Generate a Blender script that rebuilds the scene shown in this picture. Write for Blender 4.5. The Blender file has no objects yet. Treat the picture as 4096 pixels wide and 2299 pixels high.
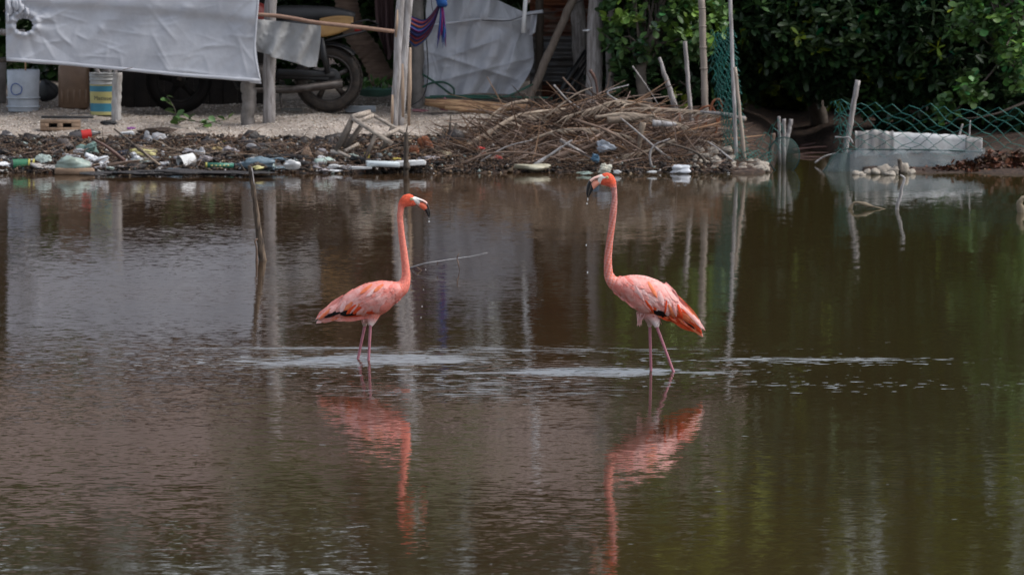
import bpy, math, random
import numpy as np
from mathutils import Vector, Matrix
from mathutils.bvhtree import BVHTree
R = random.Random(7)
rng = np.random.default_rng(7)
SC = bpy.context.scene
COL = SC.collection
# ---------------------------------------------------------------- camera, light
F = 27200.0; CX, CY = 2048.0, 1149.5; CH = 3.5
PITCH = math.atan((CY + 940.0) / F)
cam_d = bpy.data.cameras.new('camera'); cam = bpy.data.objects.new('camera', cam_d); COL.objects.link(cam)
cam.location = (0, 0, CH); cam.rotation_euler = (math.pi/2 - PITCH, 0, 0)
cam_d.sensor_width = 36.0; cam_d.lens = 36.0 * F / 4096.0
cam_d.clip_start = 0.5; cam_d.clip_end = 3000
cam_d.dof.use_dof = True; cam_d.dof.focus_distance = 40.0; cam_d.dof.aperture_fstop = 10.5
SC.camera = cam
W_ = bpy.data.worlds.new('World'); SC.world = W_; W_.use_nodes = True
nt = W_.node_tree; nt.nodes.clear()
SUN_EL, SUN_AZ = math.radians(54), math.radians(95)
sk = nt.nodes.new('ShaderNodeTexSky'); sk.sky_type = 'NISHITA'; sk.sun_disc = False
sk.sun_elevation = SUN_EL; sk.sun_rotation = SUN_AZ; sk.dust_density = 3.0; sk.ozone_density = 1.0
hs = nt.nodes.new('ShaderNodeHueSaturation'); hs.inputs['Saturation'].default_value = 0.50; hs.inputs['Value'].default_value = 1.12
bg = nt.nodes.new('ShaderNodeBackground'); bg.inputs['Strength'].default_value = 0.14
wo = nt.nodes.new('ShaderNodeOutputWorld')
nt.links.new(sk.outputs[0], hs.inputs['Color']); nt.links.new(hs.outputs[0], bg.inputs[0]); nt.links.new(bg.outputs[0], wo.inputs[0])
sd = bpy.data.lights.new('sun', 'SUN'); sd.energy = 1.15; sd.angle = math.radians(25); sd.color = (1.0, 0.985, 0.96)
so = bpy.data.objects.new('sun', sd); COL.objects.link(so)
# sun_rotation is measured clockwise from +Y; lamp shines along -Z
sdir = Vector((math.sin(SUN_AZ)*math.cos(SUN_EL), math.cos(SUN_AZ)*math.cos(SUN_EL), math.sin(SUN_EL)))
so.rotation_euler = sdir.to_track_quat('Z', 'Y').to_euler(); so.location = (0, 0, 30)
SC.view_settings.view_transform = 'Standard'; SC.view_settings.look = 'None'
SC.view_settings.gamma = 1.0; SC.view_settings.use_curve_mapping = False
SC.view_settings.exposure = 0.60
# ---------------------------------------------------------------- pixel -> place
_f = Vector((0, math.cos(PITCH), -math.sin(PITCH))); _u = Vector((0, math.sin(PITCH), math.cos(PITCH)))
def ray(px, py): return Vector(((px-CX)/F, 0, 0)) + _u*((CY-py)/F) + _f
def P(px, py, d):
    r = ray(px, py); t = d / r.y
    return Vector((r.x*t, d, CH + r.z*t))
def WP(px, py, z=0.0):
    r = ray(px, py); t = (z-CH)/r.z
    return Vector((r.x*t, r.y*t, z))
def shore(x):
    d0 = 58.4 + 0.06*math.sin(x*2.1+1) + 0.05*math.sin(x*5.3) + 0.03*math.sin(x*11.7)
    d0 += 3.6*math.exp(-((x-2.62)/0.30)**4)
    if x > 3.0: d0 -= 0.1
    return d0
def gz(x, y):
    t = y - shore(x)
    if t < 0: return max(-0.35, t*0.35)
    z = 0.42*(1-math.exp(-t/1.4))
    if x > 1.7:
        k = min(1, (x-1.7)/0.8); z *= (1-0.55*k)
    z += 0.014*math.sin(x*3.7+y*2)*min(1, t) + 0.008*math.sin(x*9.1-y*6)*min(1, t)
    return z
def G(px, py):
    d = 57.0
    while d < 75:
        p = P(px, py, d)
        if p.z <= gz(p.x, p.y): return Vector((p.x, p.y, gz(p.x, p.y)))
        d += 0.02
    return p
# ---------------------------------------------------------------- materials
MATS = {}
def L(c): # sRGB 0-255 -> linear
    o = []
    for v in c:
        v /= 255.0; o.append(v/12.92 if v <= 0.04045 else ((v+0.055)/1.055)**2.4)
    return tuple(o)
def mat(name, col, col2=None, rough=0.75, scale=6, stretch=(1,1,1), bump=0.3, bscale=40, metal=0.0, tint=False,
        transl=0.0, spec=0.4, alpha=1.0, detail=4, contrast=1.0, col3=None, objrand=0.0, bdist=0.004, trans=0.0):
    if name in MATS: return MATS[name]
    m = bpy.data.materials.new(name); MATS[name] = m; m.use_nodes = True
    t = m.node_tree; N = t.nodes; K = t.links; N.clear()
    out = N.new('ShaderNodeOutputMaterial'); b = N.new('ShaderNodeBsdfPrincipled')
    b.inputs['Roughness'].default_value = rough; b.inputs['Metallic'].default_value = metal
    b.inputs['Specular IOR Level'].default_value = spec; b.inputs['Alpha'].default_value = alpha
    b.inputs['Transmission Weight'].default_value = trans
    if col2 is None: col2 = tuple(min(1, c*0.72) for c in col)
    tc = N.new('ShaderNodeTexCoord'); mp = N.new('ShaderNodeMapping'); mp.inputs['Scale'].default_value = stretch
    K.new(tc.outputs['Object'], mp.inputs[0])
    n = N.new('ShaderNodeTexNoise'); n.inputs['Scale'].default_value = scale; n.inputs['Detail'].default_value = detail
    n.inputs['Roughness'].default_value = 0.65
    K.new(mp.outputs[0], n.inputs['Vector'])
    cr = N.new('ShaderNodeValToRGB'); w = 0.16/contrast
    cr.color_ramp.elements[0].position = 0.5-w; cr.color_ramp.elements[1].position = 0.5+w
    cr.color_ramp.elements[0].color = (*col2, 1); cr.color_ramp.elements[1].color = (*col, 1)
    if col3:
        e = cr.color_ramp.elements.new(min(0.98, 0.5+w+0.07)); e.color = (*col3, 1)
    K.new(n.outputs[0], cr.inputs[0]); c = cr.outputs[0]
    if tint:
        a = N.new('ShaderNodeAttribute'); a.attribute_name = 'tint'
        mx = N.new('ShaderNodeMix'); mx.data_type = 'RGBA'; mx.blend_type = 'MULTIPLY'; mx.inputs[0].default_value = 1
        K.new(c, mx.inputs[6]); K.new(a.outputs['Color'], mx.inputs[7]); c = mx.outputs[2]
    if objrand:
        oi = N.new('ShaderNodeObjectInfo'); mr = N.new('ShaderNodeMapRange')
        mr.inputs[3].default_value = 1-objrand; mr.inputs[4].default_value = 1+objrand
        K.new(oi.outputs['Random'], mr.inputs[0]); h2 = N.new('ShaderNodeHueSaturation')
        K.new(mr.outputs[0], h2.inputs['Value']); K.new(c, h2.inputs['Color']); c = h2.outputs[0]
    K.new(c, b.inputs['Base Color'])
    if bump:
        n2 = N.new('ShaderNodeTexNoise'); n2.inputs['Scale'].default_value = bscale; n2.inputs['Detail'].default_value = 5
        K.new(mp.outputs[0], n2.inputs['Vector'])
        bp = N.new('ShaderNodeBump'); bp.inputs['Strength'].default_value = bump; bp.inputs['Distance'].default_value = bdist
        K.new(n2.outputs[0], bp.inputs['Height']); K.new(bp.outputs[0], b.inputs['Normal'])
    s = b.outputs[0]
    if transl:
        tr = N.new('ShaderNodeBsdfTranslucent'); K.new(c, tr.inputs[0]); ms = N.new('ShaderNodeMixShader')
        ms.inputs[0].default_value = transl; K.new(s, ms.inputs[1]); K.new(tr.outputs[0], ms.inputs[2]); s = ms.outputs[0]
    K.new(s, out.inputs[0])
    return m
# ---------------------------------------------------------------- mesh helpers
class MB:
    def __init__(s): s.v = []; s.f = []; s.t = []
    def add(s, vs, fs, tint=None):
        o = len(s.v); s.v += [Vector(p) for p in vs]; s.f += [tuple(i+o for i in q) for q in fs]
        s.t += [tint or (1, 1, 1)]*len(vs); return s
    def box(s, c, d, rot=None, bev=0.0, tint=None, taper=1.0):
        hx, hy, hz = d[0]/2, d[1]/2, d[2]/2; M = rot or Matrix.Identity(3); c = Vector(c)
        b = min(bev, hx*.45, hy*.45, hz*.45) if bev else 0
        if not b:
            vs = [c + M @ Vector((sx*hx*(taper if sz > 0 else 1), sy*hy*(taper if sz > 0 else 1), sz*hz)) for sz in (-1, 1) for sx, sy in ((-1,-1),(1,-1),(1,1),(-1,1))]
            return s.add(vs, [(3,2,1,0),(4,5,6,7),(0,1,5,4),(1,2,6,5),(2,3,7,6),(3,0,4,7)], tint)
        rings = [(-hz, b), (-hz+b, 0), (hz-b, 0), (hz, b)]; vs = []
        for z, i in rings:
            x, y = hx-i, hy-i; k = b if i == 0 else b*0.5
            for p in ((-x+k,-y),(x-k,-y),(x,-y+k),(x,y-k),(x-k,y),(-x+k,y),(-x,y-k),(-x,-y+k)): vs.append(c + M @ Vector((p[0], p[1], z)))
        fs = [tuple(range(7,-1,-1)), tuple(range(24,32))]
        for r in range(3):
            for i in range(8): j = (i+1) % 8; fs.append((r*8+i, r*8+j, r*8+8+j, r*8+8+i))
        return s.add(vs, fs, tint)
    def tube(s, pts, rad, n=8, cap=True, tint=None, flat=1.0, jit=0.0):
        pts = [Vector(p) for p in pts]; m = len(pts)
        if not hasattr(rad, '__len__'): rad = [rad]*m
        vs = []; fs = []; t0 = (pts[1]-pts[0]).normalized()
        ref = Vector((0, 1, 0)) if abs(t0.y) < 0.9 else Vector((1, 0, 0)); a = t0.cross(ref).normalized()
        for i, p in enumerate(pts):
            t = (pts[min(i+1, m-1)] - pts[max(i-1, 0)]).normalized()
            a = (a - t*a.dot(t)).normalized(); b = t.cross(a)
            for k in range(n):
                q = 2*math.pi*k/n; r = rad[i]*(1+R.uniform(-jit, jit)); vs.append(p + a*math.cos(q)*r + b*math.sin(q)*r*flat)
        for i in range(m-1):
            for k in range(n):
                k2 = (k+1) % n; fs.append((i*n+k, i*n+k2, (i+1)*n+k2, (i+1)*n+k))
        if cap: fs.append(tuple(range(n-1, -1, -1))); fs.append(tuple((m-1)*n+k for k in range(n)))
        return s.add(vs, fs, tint)
    def lathe(s, c, prof, n=20, axis='Z', tint=None, a0=0, a1=2*math.pi, rot=None):
        c = Vector(c); full = abs(a1-a0-2*math.pi) < 1e-6; vs = []; fs = []; nn = n if full else n+1
        for r, h in prof:
            for k in range(nn):
                q = a0 + (a1-a0)*k/n; x, y = r*math.cos(q), r*math.sin(q)
                p = Vector((x, y, h)) if axis == 'Z' else (Vector((x, h, y)) if axis == 'Y' else Vector((h, x, y)))
                if rot: p = rot @ p
                vs.append(c+p)
        for i in range(len(prof)-1):
            for k in range(n):
                k2 = (k+1) % nn; fs.append((i*nn+k, i*nn+k2, (i+1)*nn+k2, (i+1)*nn+k))
        return s.add(vs, fs, tint)
    def grid(s, fn, nu, nv, tint=None, thick=None):
        vs = [Vector(fn(i/nu, j/nv)) for j in range(nv+1) for i in range(nu+1)]; fs = []
        for j in range(nv):
            for i in range(nu): a = j*(nu+1)+i; fs.append((a, a+1, a+nu+2, a+nu+1))
        if thick:
            n0 = len(vs); tv = Vector(thick); vs += [p+tv for p in vs]; fs += [tuple(q+n0 for q in reversed(f)) for f in fs]
            rim = [i for i in range(nu)]
            bnd = [(i, i+1) for i in range(nu)] + [((nv)*(nu+1)+i+1, (nv)*(nu+1)+i) for i in range(nu)]
            bnd += [((j+1)*(nu+1), j*(nu+1)) for j in range(nv)] + [(j*(nu+1)+nu, (j+1)*(nu+1)+nu) for j in range(nv)]
            for a, b in bnd: fs.append((b, a, a+n0, b+n0))
        return s.add(vs, fs, tint)
    def blob(s, c, r, n=10, m=7, amp=0.2, freq=3, seed=0, tint=None):
        c = Vector(c); r = r if hasattr(r, '__len__') else (r, r, r); vs = []; fs = []
        rr = random.Random(seed); ph = [(Vector((rr.gauss(0,1), rr.gauss(0,1), rr.gauss(0,1))).normalized()*freq*rr.uniform(.6, 1.8), rr.uniform(0, 6.3)) for _ in range(6)]
        def rad(d): return 1 + amp*sum(math.sin(d.dot(k)+p) for k, p in ph)/2.2
        def pt(d): q = rad(d); return c + Vector((d.x*r[0]*q, d.y*r[1]*q, d.z*r[2]*q))
        vs.append(pt(Vector((0,0,-1))))
        for i in range(1, m):
            th = -math.pi/2 + math.pi*i/m
            for k in range(n): a = 2*math.pi*k/n; vs.append(pt(Vector((math.cos(th)*math.cos(a), math.cos(th)*math.sin(a), math.sin(th)))))
        vs.append(pt(Vector((0,0,1)))); top = len(vs)-1
        for k in range(n): fs.append((0, 1+(k+1)%n, 1+k))
        for i in range(m-2):
            for k in range(n): a = 1+i*n; fs.append((a+k, a+(k+1)%n, a+n+(k+1)%n, a+n+k))
        for k in range(n): a = 1+(m-2)*n; fs.append((a+k, a+(k+1)%n, top))
        return s.add(vs, fs, tint)
    def mesh(s, name, base=Vector((0,0,0)), m=None, smooth=True):
        me = bpy.data.meshes.new(name); me.from_pydata([tuple(p-base) for p in s.v], [], s.f)
        if any(t != (1,1,1) for t in s.t):
            a = me.color_attributes.new('tint', 'FLOAT_COLOR', 'POINT')
            a.data.foreach_set('color', np.array([(*t, 1.0) for t in s.t], dtype=np.float32).ravel())
        else:
            pass
        if m: me.materials.append(m)
        if smooth: me.polygons.foreach_set('use_smooth', [True]*len(me.polygons))
        return me
BASE = {}
def base_of(o): return BASE.get(o.name, Vector((0,0,0)))
def part(name, mb, m, parent, smooth=True, label=None, kind=None, mesh=None):
    b = base_of(parent); me = mesh or mb.mesh(name, b, m, smooth)
    o = bpy.data.objects.new(name, me); COL.objects.link(o); o.parent = parent; BASE[o.name] = b
    if label: o['label'] = label
    if kind: o['kind'] = kind
    return o
def meta(o, label=None, cat=None, group=None, kind=None):
    if label: o['label'] = label
    if cat: o['category'] = cat
    if group: o['group'] = group
    if kind: o['kind'] = kind
    return o
def thing(name, loc, label, cat, group=None, kind=None):
    o = bpy.data.objects.new(name, None); o.empty_display_size = 0.1; COL.objects.link(o); o.location = loc
    BASE[o.name] = Vector(loc); return meta(o, label, cat, group, kind)
def solo(name, mb, m, label, cat, group=None, kind=None, base=None, smooth=True):
    if base is None:
        xs = [p.x for p in mb.v]; ys = [p.y for p in mb.v]; base = Vector((sum(xs)/len(xs), sum(ys)/len(ys), min(p.z for p in mb.v)))
    base = Vector(base); me = mb.mesh(name, base, m, smooth)
    o = bpy.data.objects.new(name, me); COL.objects.link(o); o.location = base; BASE[o.name] = base
    return meta(o, label, cat, group, kind)
def npmesh(name, V, Fc, m, tints=None, smooth=False):
    """V (N,3), Fc (M,k) with equal polygon size"""
    me = bpy.data.meshes.new(name); k = Fc.shape[1]
    me.vertices.add(len(V)); me.vertices.foreach_set('co', V.astype(np.float32).ravel())
    me.loops.add(Fc.size); me.loops.foreach_set('vertex_index', Fc.astype(np.int32).ravel())
    me.polygons.add(len(Fc)); me.polygons.foreach_set('loop_start', np.arange(0, Fc.size, k, dtype=np.int32))
    me.polygons.foreach_set('loop_total', np.full(len(Fc), k, dtype=np.int32))
    if smooth: me.polygons.foreach_set('use_smooth', np.ones(len(Fc), dtype=bool))
    if tints is not None:
        a = me.color_attributes.new('tint', 'FLOAT_COLOR', 'POINT'); a.data.foreach_set('color', np.hstack([tints, np.ones((len(tints), 1))]).astype(np.float32).ravel())
    me.update(calc_edges=True); me.validate()
    if m: me.materials.append(m)
    return me
def lin(a, b, t): return a+(b-a)*t
def bez(pts, n):
    """Catmull-Rom through pts"""
    pts = [Vector(p) for p in pts]; out = []
    ext = [pts[0]*2-pts[1]] + pts + [pts[-1]*2-pts[-2]]; segs = len(pts)-1
    for i in range(n+1):
        u = i/n*segs; k = min(int(u), segs-1); t = u-k; p0, p1, p2, p3 = ext[k:k+4]
        out.append(0.5*((2*p1)+(p2-p0)*t+(2*p0-5*p1+4*p2-p3)*t*t+(3*p1-p0-3*p2+p3)*t**3))
    return out
# wood etc.
M_grey = mat('weathered_grey_wood', (0.36,0.335,0.325), (0.19,0.17,0.16), rough=.85, scale=5, stretch=(9,9,1.2), bump=.8, bscale=18, contrast=1.4, bdist=.006)
M_pale = mat('bleached_wood', (0.44,0.42,0.42), (0.23,0.21,0.20), rough=.85, scale=4, stretch=(8,8,1.1), bump=.8, bscale=14, contrast=1.6, bdist=.006)
M_dwood = mat('dark_wet_wood', (0.10,0.075,0.055), (0.035,0.026,0.02), rough=.7, scale=6, stretch=(8,8,1.2), bump=.7, bscale=20)
M_brown = mat('brown_stick', (0.20,0.135,0.10), (0.09,0.06,0.045), rough=.8, scale=7, bump=.6, bscale=30)
M_tan = mat('split_tan_log', (0.38,0.24,0.13), (0.17,0.09,0.05), rough=.8, scale=5, stretch=(1.5,9,9), bump=.6, bscale=18, contrast=1.5)
M_straw = mat('dry_palm_leaf', (0.36,0.29,0.22), (0.15,0.105,0.075), rough=.75, scale=9, bump=.5, bscale=40, objrand=.3)
M_twig = mat('dead_twigs', (0.25,0.19,0.155), (0.12,0.085,0.065), rough=.85, scale=3, bump=.3, tint=True)
M_conc = mat('grey_concrete', (0.24,0.215,0.20), (0.15,0.135,0.12), rough=.9, scale=10, bump=.6, bscale=50)
M_muck = mat('black_muck', (0.035,0.028,0.025), (0.012,0.01,0.01), rough=.45, scale=8, bump=1, bscale=30, bdist=.02)
M_tarp = mat('white_tarp', (0.58,0.59,0.63), (0.46,0.47,0.51), rough=.5, scale=3, bump=.3, bscale=12, bdist=.02, transl=.14, objrand=0)
M_cloth = mat('grey_cloth', (0.42,0.42,0.42), (0.32,0.32,0.32), rough=.9, scale=4, bump=.4, bscale=20, bdist=.01, transl=.1)
M_white = mat('white_plastic', (0.72,0.74,0.76), (0.60,0.61,0.62), rough=.4, scale=5, bump=.2, bscale=20)
M_foam = mat('white_foam', (0.66,0.67,0.68), (0.46,0.46,0.45), rough=.85, scale=8, bump=.3, bscale=60)
M_black = mat('black_plastic', (0.02,0.02,0.022), (0.012,0.012,0.012), rough=.5, bump=.2)
M_rubber = mat('muddy_tyre_rubber', (0.05,0.038,0.03), (0.014,0.012,0.011), rough=.8, scale=14, bump=.4, bscale=60)
M_metal = mat('dirty_dark_metal', (0.09,0.08,0.075), (0.04,0.032,0.028), rough=.5, metal=.6, scale=12, bump=.3)
M_yellow = mat('faded_yellow_plastic', (0.27,0.15,0.04), (0.16,0.085,0.025), rough=.5, scale=5, bump=.1)
M_rust = mat('rusty_tin', (0.24,0.085,0.035), (0.09,0.03,0.018), rough=.8, scale=5, bump=.3, contrast=1.5)
M_tin = mat('grey_tin', (0.25,0.255,0.26), (0.15,0.125,0.11), rough=.55, scale=4, bump=.2, metal=.2)
M_net = mat('green_net', (0.012,0.14,0.115), (0.008,0.09,0.08), rough=.5, scale=5, bump=0)
M_netd = mat('dark_net', (0.012,0.05,0.042), (0.008,0.03,0.028), rough=.7, scale=5, bump=0)
M_red = mat('red_plastic', (0.50,0.02,0.015), (0.34,0.015,0.012), rough=.4, bump=.1)
M_ybag = mat('yellow_bag', (0.60,0.55,0.24), (0.42,0.37,0.15), rough=.45, bump=.6, bscale=16, bdist=.01)
M_blue = mat('blue_bag', (0.16,0.22,0.26), (0.08,0.12,0.15), rough=.45, bump=.6, bscale=16, bdist=.01)
M_gbot = mat('green_bottle', (0.36,0.46,0.40), (0.22,0.30,0.25), rough=.25, bump=.2, transl=.3, scale=10)
M_dbot = mat('smoky_bottle', (0.10,0.09,0.09), (0.05,0.045,0.045), rough=.25, bump=.2)
M_stone = mat('coral_rock', (0.38,0.34,0.285), (0.21,0.18,0.15), rough=.95, scale=9, bump=.9, bscale=30, bdist=.01)
M_brick = mat('tan_block', (0.31,0.215,0.145), (0.20,0.13,0.085), rough=.9, scale=10, bump=.6)
M_pink = mat('pink_bag', (0.36,0.17,0.19), (0.24,0.11,0.13), rough=.5, bump=.5, bscale=20, transl=.2)
M_orange = mat('orange_husk', (0.28,0.10,0.045), (0.10,0.035,0.02), rough=.9, scale=14, bump=1, bscale=40, bdist=.01)
M_hose = mat('green_hose', (0.015,0.075,0.05), (0.01,0.05,0.035), rough=.4, bump=0)
M_leaf = mat('leaf_green', (0.085,0.15,0.045), (0.055,0.105,0.035), rough=.42, scale=20, bump=0, tint=True, transl=.12, objrand=.25, spec=.4)
M_bark = mat('bark', (0.13,0.105,0.085), (0.06,0.05,0.042), rough=.9, scale=8, bump=.8, bscale=30)
M_dry = mat('brown_dry_leaf', (0.125,0.055,0.032), (0.06,0.028,0.018), rough=.6, scale=20, bump=.2, tint=True, objrand=.3)
# ================================================================ SETTING
def ground():
    xs = sorted(set([-900,-300,-120,-60,-30,-15] + list(np.arange(-8, 9.01, 0.08)) + [15,30,60,120,300,900]))
    ys = sorted(set([-300,0,30,50,55] + list(np.arange(57, 63.6, 0.06)) + list(np.arange(64, 76, 0.5)) + [80,100,150,300,1200]))
    V = []
    for y in ys:
        for x in xs:
            z = gz(x, y)
            t = y - shore(x)
            if 57 <= y < 63.6 and abs(x) < 8.1 and t > 0: z += R.uniform(-.006, .006)
            V.append((x, y, z))
    V = np.array(V); nx = len(xs); ny = len(ys)
    a = (np.arange(ny-1)[:, None]*nx + np.arange(nx-1)[None, :]).ravel()
    Fc = np.stack([a, a+1, a+nx+1, a+nx], 1)
    m = bpy.data.materials.new('shell_sand_and_mud'); m.use_nodes = True; t = m.node_tree; N = t.nodes; K = t.links
    b = N['Principled BSDF']; b.inputs['Roughness'].default_value = .9; b.inputs['Specular IOR Level'].default_value = .2
    tc = N.new('ShaderNodeTexCoord'); a1 = N.new('ShaderNodeAttribute'); a1.attribute_name = 'wet'
    n1 = N.new('ShaderNodeTexNoise'); n1.inputs['Scale'].default_value = 26; n1.inputs['Detail'].default_value = 6; n1.inputs['Roughness'].default_value = .7
    n2 = N.new('ShaderNodeTexNoise'); n2.inputs['Scale'].default_value = 2.6; n2.inputs['Detail'].default_value = 5
    for n in (n1, n2): K.new(tc.outputs['Object'], n.inputs['Vector'])
    c1 = N.new('ShaderNodeValToRGB'); c1.color_ramp.elements[0].position = .35; c1.color_ramp.elements[1].position = .65
    c1.color_ramp.elements[0].color = (.25,.20,.165,1); c1.color_ramp.elements[1].color = (.50,.44,.385,1); K.new(n1.outputs[0], c1.inputs[0])
    c2 = N.new('ShaderNodeValToRGB'); c2.color_ramp.elements[0].position = .4; c2.color_ramp.elements[1].position = .62
    c2.color_ramp.elements[0].color = (.022,.017,.015,1); c2.color_ramp.elements[1].color = (.085,.055,.04,1); K.new(n1.outputs[0], c2.inputs[0])
    ad = N.new('ShaderNodeMath'); ad.operation = 'ADD'; K.new(a1.outputs['Fac'], ad.inputs[0])
    m2 = N.new('ShaderNodeMath'); m2.operation = 'MULTIPLY_ADD'; m2.inputs[1].default_value = 1.6; m2.inputs[2].default_value = -.8; K.new(n2.outputs[0], m2.inputs[0]); K.new(m2.outputs[0], ad.inputs[1])
    cr = N.new('ShaderNodeValToRGB'); cr.color_ramp.elements[0].position = .4; cr.color_ramp.elements[1].position = .6; K.new(ad.outputs[0], cr.inputs[0])
    mx = N.new('ShaderNodeMix'); mx.data_type = 'RGBA'; K.new(cr.outputs[0], mx.inputs[0]); n3 = N.new('ShaderNodeTexNoise'); n3.inputs['Scale'].default_value = 1.7; n3.inputs['Detail'].default_value = 4; K.new(tc.outputs['Object'], n3.inputs['Vector'])
    mr = N.new('ShaderNodeMapRange'); mr.inputs[1].default_value = .35; mr.inputs[2].default_value = .65; mr.inputs[3].default_value = .62; mr.inputs[4].default_value = 1.1; K.new(n3.outputs[0], mr.inputs[0])
    hv = N.new('ShaderNodeHueSaturation'); K.new(mr.outputs[0], hv.inputs['Value']); K.new(c1.outputs[0], hv.inputs['Color']); K.new(hv.outputs[0], mx.inputs[6]); K.new(c2.outputs[0], mx.inputs[7])
    K.new(mx.outputs[2], b.inputs['Base Color'])
    bp = N.new('ShaderNodeBump'); bp.inputs['Strength'].default_value = 1; bp.inputs['Distance'].default_value = .02; K.new(n1.outputs[0], bp.inputs['Height']); K.new(bp.outputs[0], b.inputs['Normal'])
    me = npmesh('ground', V, Fc, m, smooth=True)
    at = me.attributes.new('wet', 'FLOAT', 'POINT')
    wet = []
    for x, y, z in V:
        tt = y - shore(x); w = 1.0 if tt < .9 else max(0, 1-(tt-.9)/.5)
        if x > 0.6: w = max(w, min(1, (x-0.6)/.7))  # mud dark spread over the right bank, deepening the shade under the mangroves
        if tt > 7: w = max(w, min(1, (tt-7)/2))
        wet.append(w)
    at.data.foreach_set('value', np.array(wet, dtype=np.float32))
    o = bpy.data.objects.new('ground', me); COL.objects.link(o); meta(o, 'pale shell sand bank sloping down to dark wet mud', None, kind='structure')
ground()

RINGS = []   # (cx, cy, amp, wavelength, reach)
PATCH = []   # (cx, cy, rx, ry, strength)
def w0(px, py): p = WP(px, py); return p.x, p.y
def water():
    m = bpy.data.materials.new('murky_pond_water'); m.use_nodes = True; t = m.node_tree; N = t.nodes; K = t.links
    b = N['Principled BSDF']; b.inputs['Roughness'].default_value = .035; b.inputs['IOR'].default_value = 1.333
    b.inputs['Specular IOR Level'].default_value = .5
    ge = N.new('ShaderNodeNewGeometry'); sp = N.new('ShaderNodeSeparateXYZ'); K.new(ge.outputs['Position'], sp.inputs[0])
    def M(op, a, b_=None, c=None):
        n = N.new('ShaderNodeMath'); n.operation = op
        for i, v in enumerate((a, b_, c)):
            if v is None: continue
            if isinstance(v, (int, float)): n.inputs[i].default_value = v
            else: K.new(v, n.inputs[i])
        return n.outputs[0]
    def noise(sc, st, det=3, rough=.55, w=0.0):
        mp = N.new('ShaderNodeMapping'); mp.inputs['Scale'].default_value = st; mp.inputs['Location'].default_value = (w, w*2, 0); K.new(ge.outputs['Position'], mp.inputs[0])
        n = N.new('ShaderNodeTexNoise'); n.inputs['Scale'].default_value = sc; n.inputs['Detail'].default_value = det; n.inputs['Roughness'].default_value = rough
        K.new(mp.outputs[0], n.inputs['Vector']); return n
    X, Y = sp.outputs[0], sp.outputs[1]
    nA = noise(26, (.5, .9, 1), 4, .66); nB = noise(1.6, (.5, 1, 1), 2, w=5); nC = noise(.35, (.6, 1, 1), 2, w=9)
    sA = N.new('ShaderNodeSeparateColor'); K.new(nA.outputs['Color'], sA.inputs[0]); sB = N.new('ShaderNodeSeparateColor'); K.new(nB.outputs['Color'], sB.inputs[0])
    # breeze: livelier on the left half
    br = N.new('ShaderNodeMapRange'); br.inputs[1].default_value = 1.5; br.inputs[2].default_value = -2.5; br.inputs[3].default_value = .75; br.inputs[4].default_value = 1.5; K.new(X, br.inputs[0])
    br2 = M('MULTIPLY', br.outputs[0], M('MULTIPLY_ADD', nC.outputs[0], 1.6, .2))
    amp = M('MULTIPLY', br2, WAMP)
    sx = M('MULTIPLY', M('SUBTRACT', sA.outputs[0], .5), amp); sy = M('MULTIPLY', M('SUBTRACT', sA.outputs[1], .5), amp)
    sx = M('ADD', sx, M('MULTIPLY', M('SUBTRACT', sB.outputs[0], .5), WAMP*.2)); sy = M('ADD', sy, M('MULTIPLY', M('SUBTRACT', sB.outputs[1], .5), WAMP*.2))
    for cx, cy, a, lam, reach in RINGS:
        dx = M('SUBTRACT', X, cx); dy = M('SUBTRACT', Y, cy); r = M('SQRT', M('ADD', M('MULTIPLY', dx, dx), M('MULTIPLY', dy, dy)))
        r = M('MAXIMUM', r, .01); ph = M('ADD', M('MULTIPLY', r, 2*math.pi/lam), M('MULTIPLY', nB.outputs[0], 7.0))
        e = M('EXPONENT', M('MULTIPLY', M('POWER', M('DIVIDE', r, reach), 2), -1.0))
        s = M('MULTIPLY', M('MULTIPLY', M('SINE', ph), e), a)
        sx = M('ADD', sx, M('MULTIPLY', s, M('DIVIDE', dx, r))); sy = M('ADD', sy, M('MULTIPLY', s, M('DIVIDE', dy, r)))
    ns = noise(1.0, (4.0, 22, 1), 4, .65, w=3); tot = None
    for cx, cy, rx, ry, st in PATCH:
        dx = M('DIVIDE', M('SUBTRACT', X, cx), rx); dy = M('DIVIDE', M('SUBTRACT', Y, cy), ry)
        e = M('MULTIPLY', M('EXPONENT', M('MULTIPLY', M('ADD', M('MULTIPLY', dx, dx), M('MULTIPLY', dy, dy)), -1.0)), st)
        tot = e if tot is None else M('MAXIMUM', tot, e)
    if tot is not None:
        q = N.new('ShaderNodeMapRange'); q.interpolation_type = 'SMOOTHSTEP'; K.new(M('ADD', ns.outputs[0], tot), q.inputs[0]); q.inputs[1].default_value = .76; q.inputs[2].default_value = .82
        sy = M('ADD', sy, M('MULTIPLY', q.outputs[0], .075))
    ng = noise(1.0, (8.5, 13, 1), 2, .5, w=7); tot = None
    for cx, cy, rx, ry, st in GLINT:
        dx = M('DIVIDE', M('SUBTRACT', X, cx), rx); dy = M('DIVIDE', M('SUBTRACT', Y, cy), ry)
        e = M('MULTIPLY', M('EXPONENT', M('MULTIPLY', M('ADD', M('MULTIPLY', dx, dx), M('MULTIPLY', dy, dy)), -1.0)), st)
        tot = e if tot is None else M('MAXIMUM', tot, e)
    q = N.new('ShaderNodeMapRange'); q.interpolation_type = 'SMOOTHSTEP'; K.new(M('ADD', ng.outputs[0], tot), q.inputs[0]); q.inputs[1].default_value = .74; q.inputs[2].default_value = .79
    sy = M('ADD', sy, M('MULTIPLY', q.outputs[0], .075))
    cb = N.new('ShaderNodeCombineXYZ'); K.new(M('MULTIPLY', sx, -1.0), cb.inputs[0]); K.new(M('MULTIPLY', sy, -1.0), cb.inputs[1]); cb.inputs[2].default_value = 1
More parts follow.
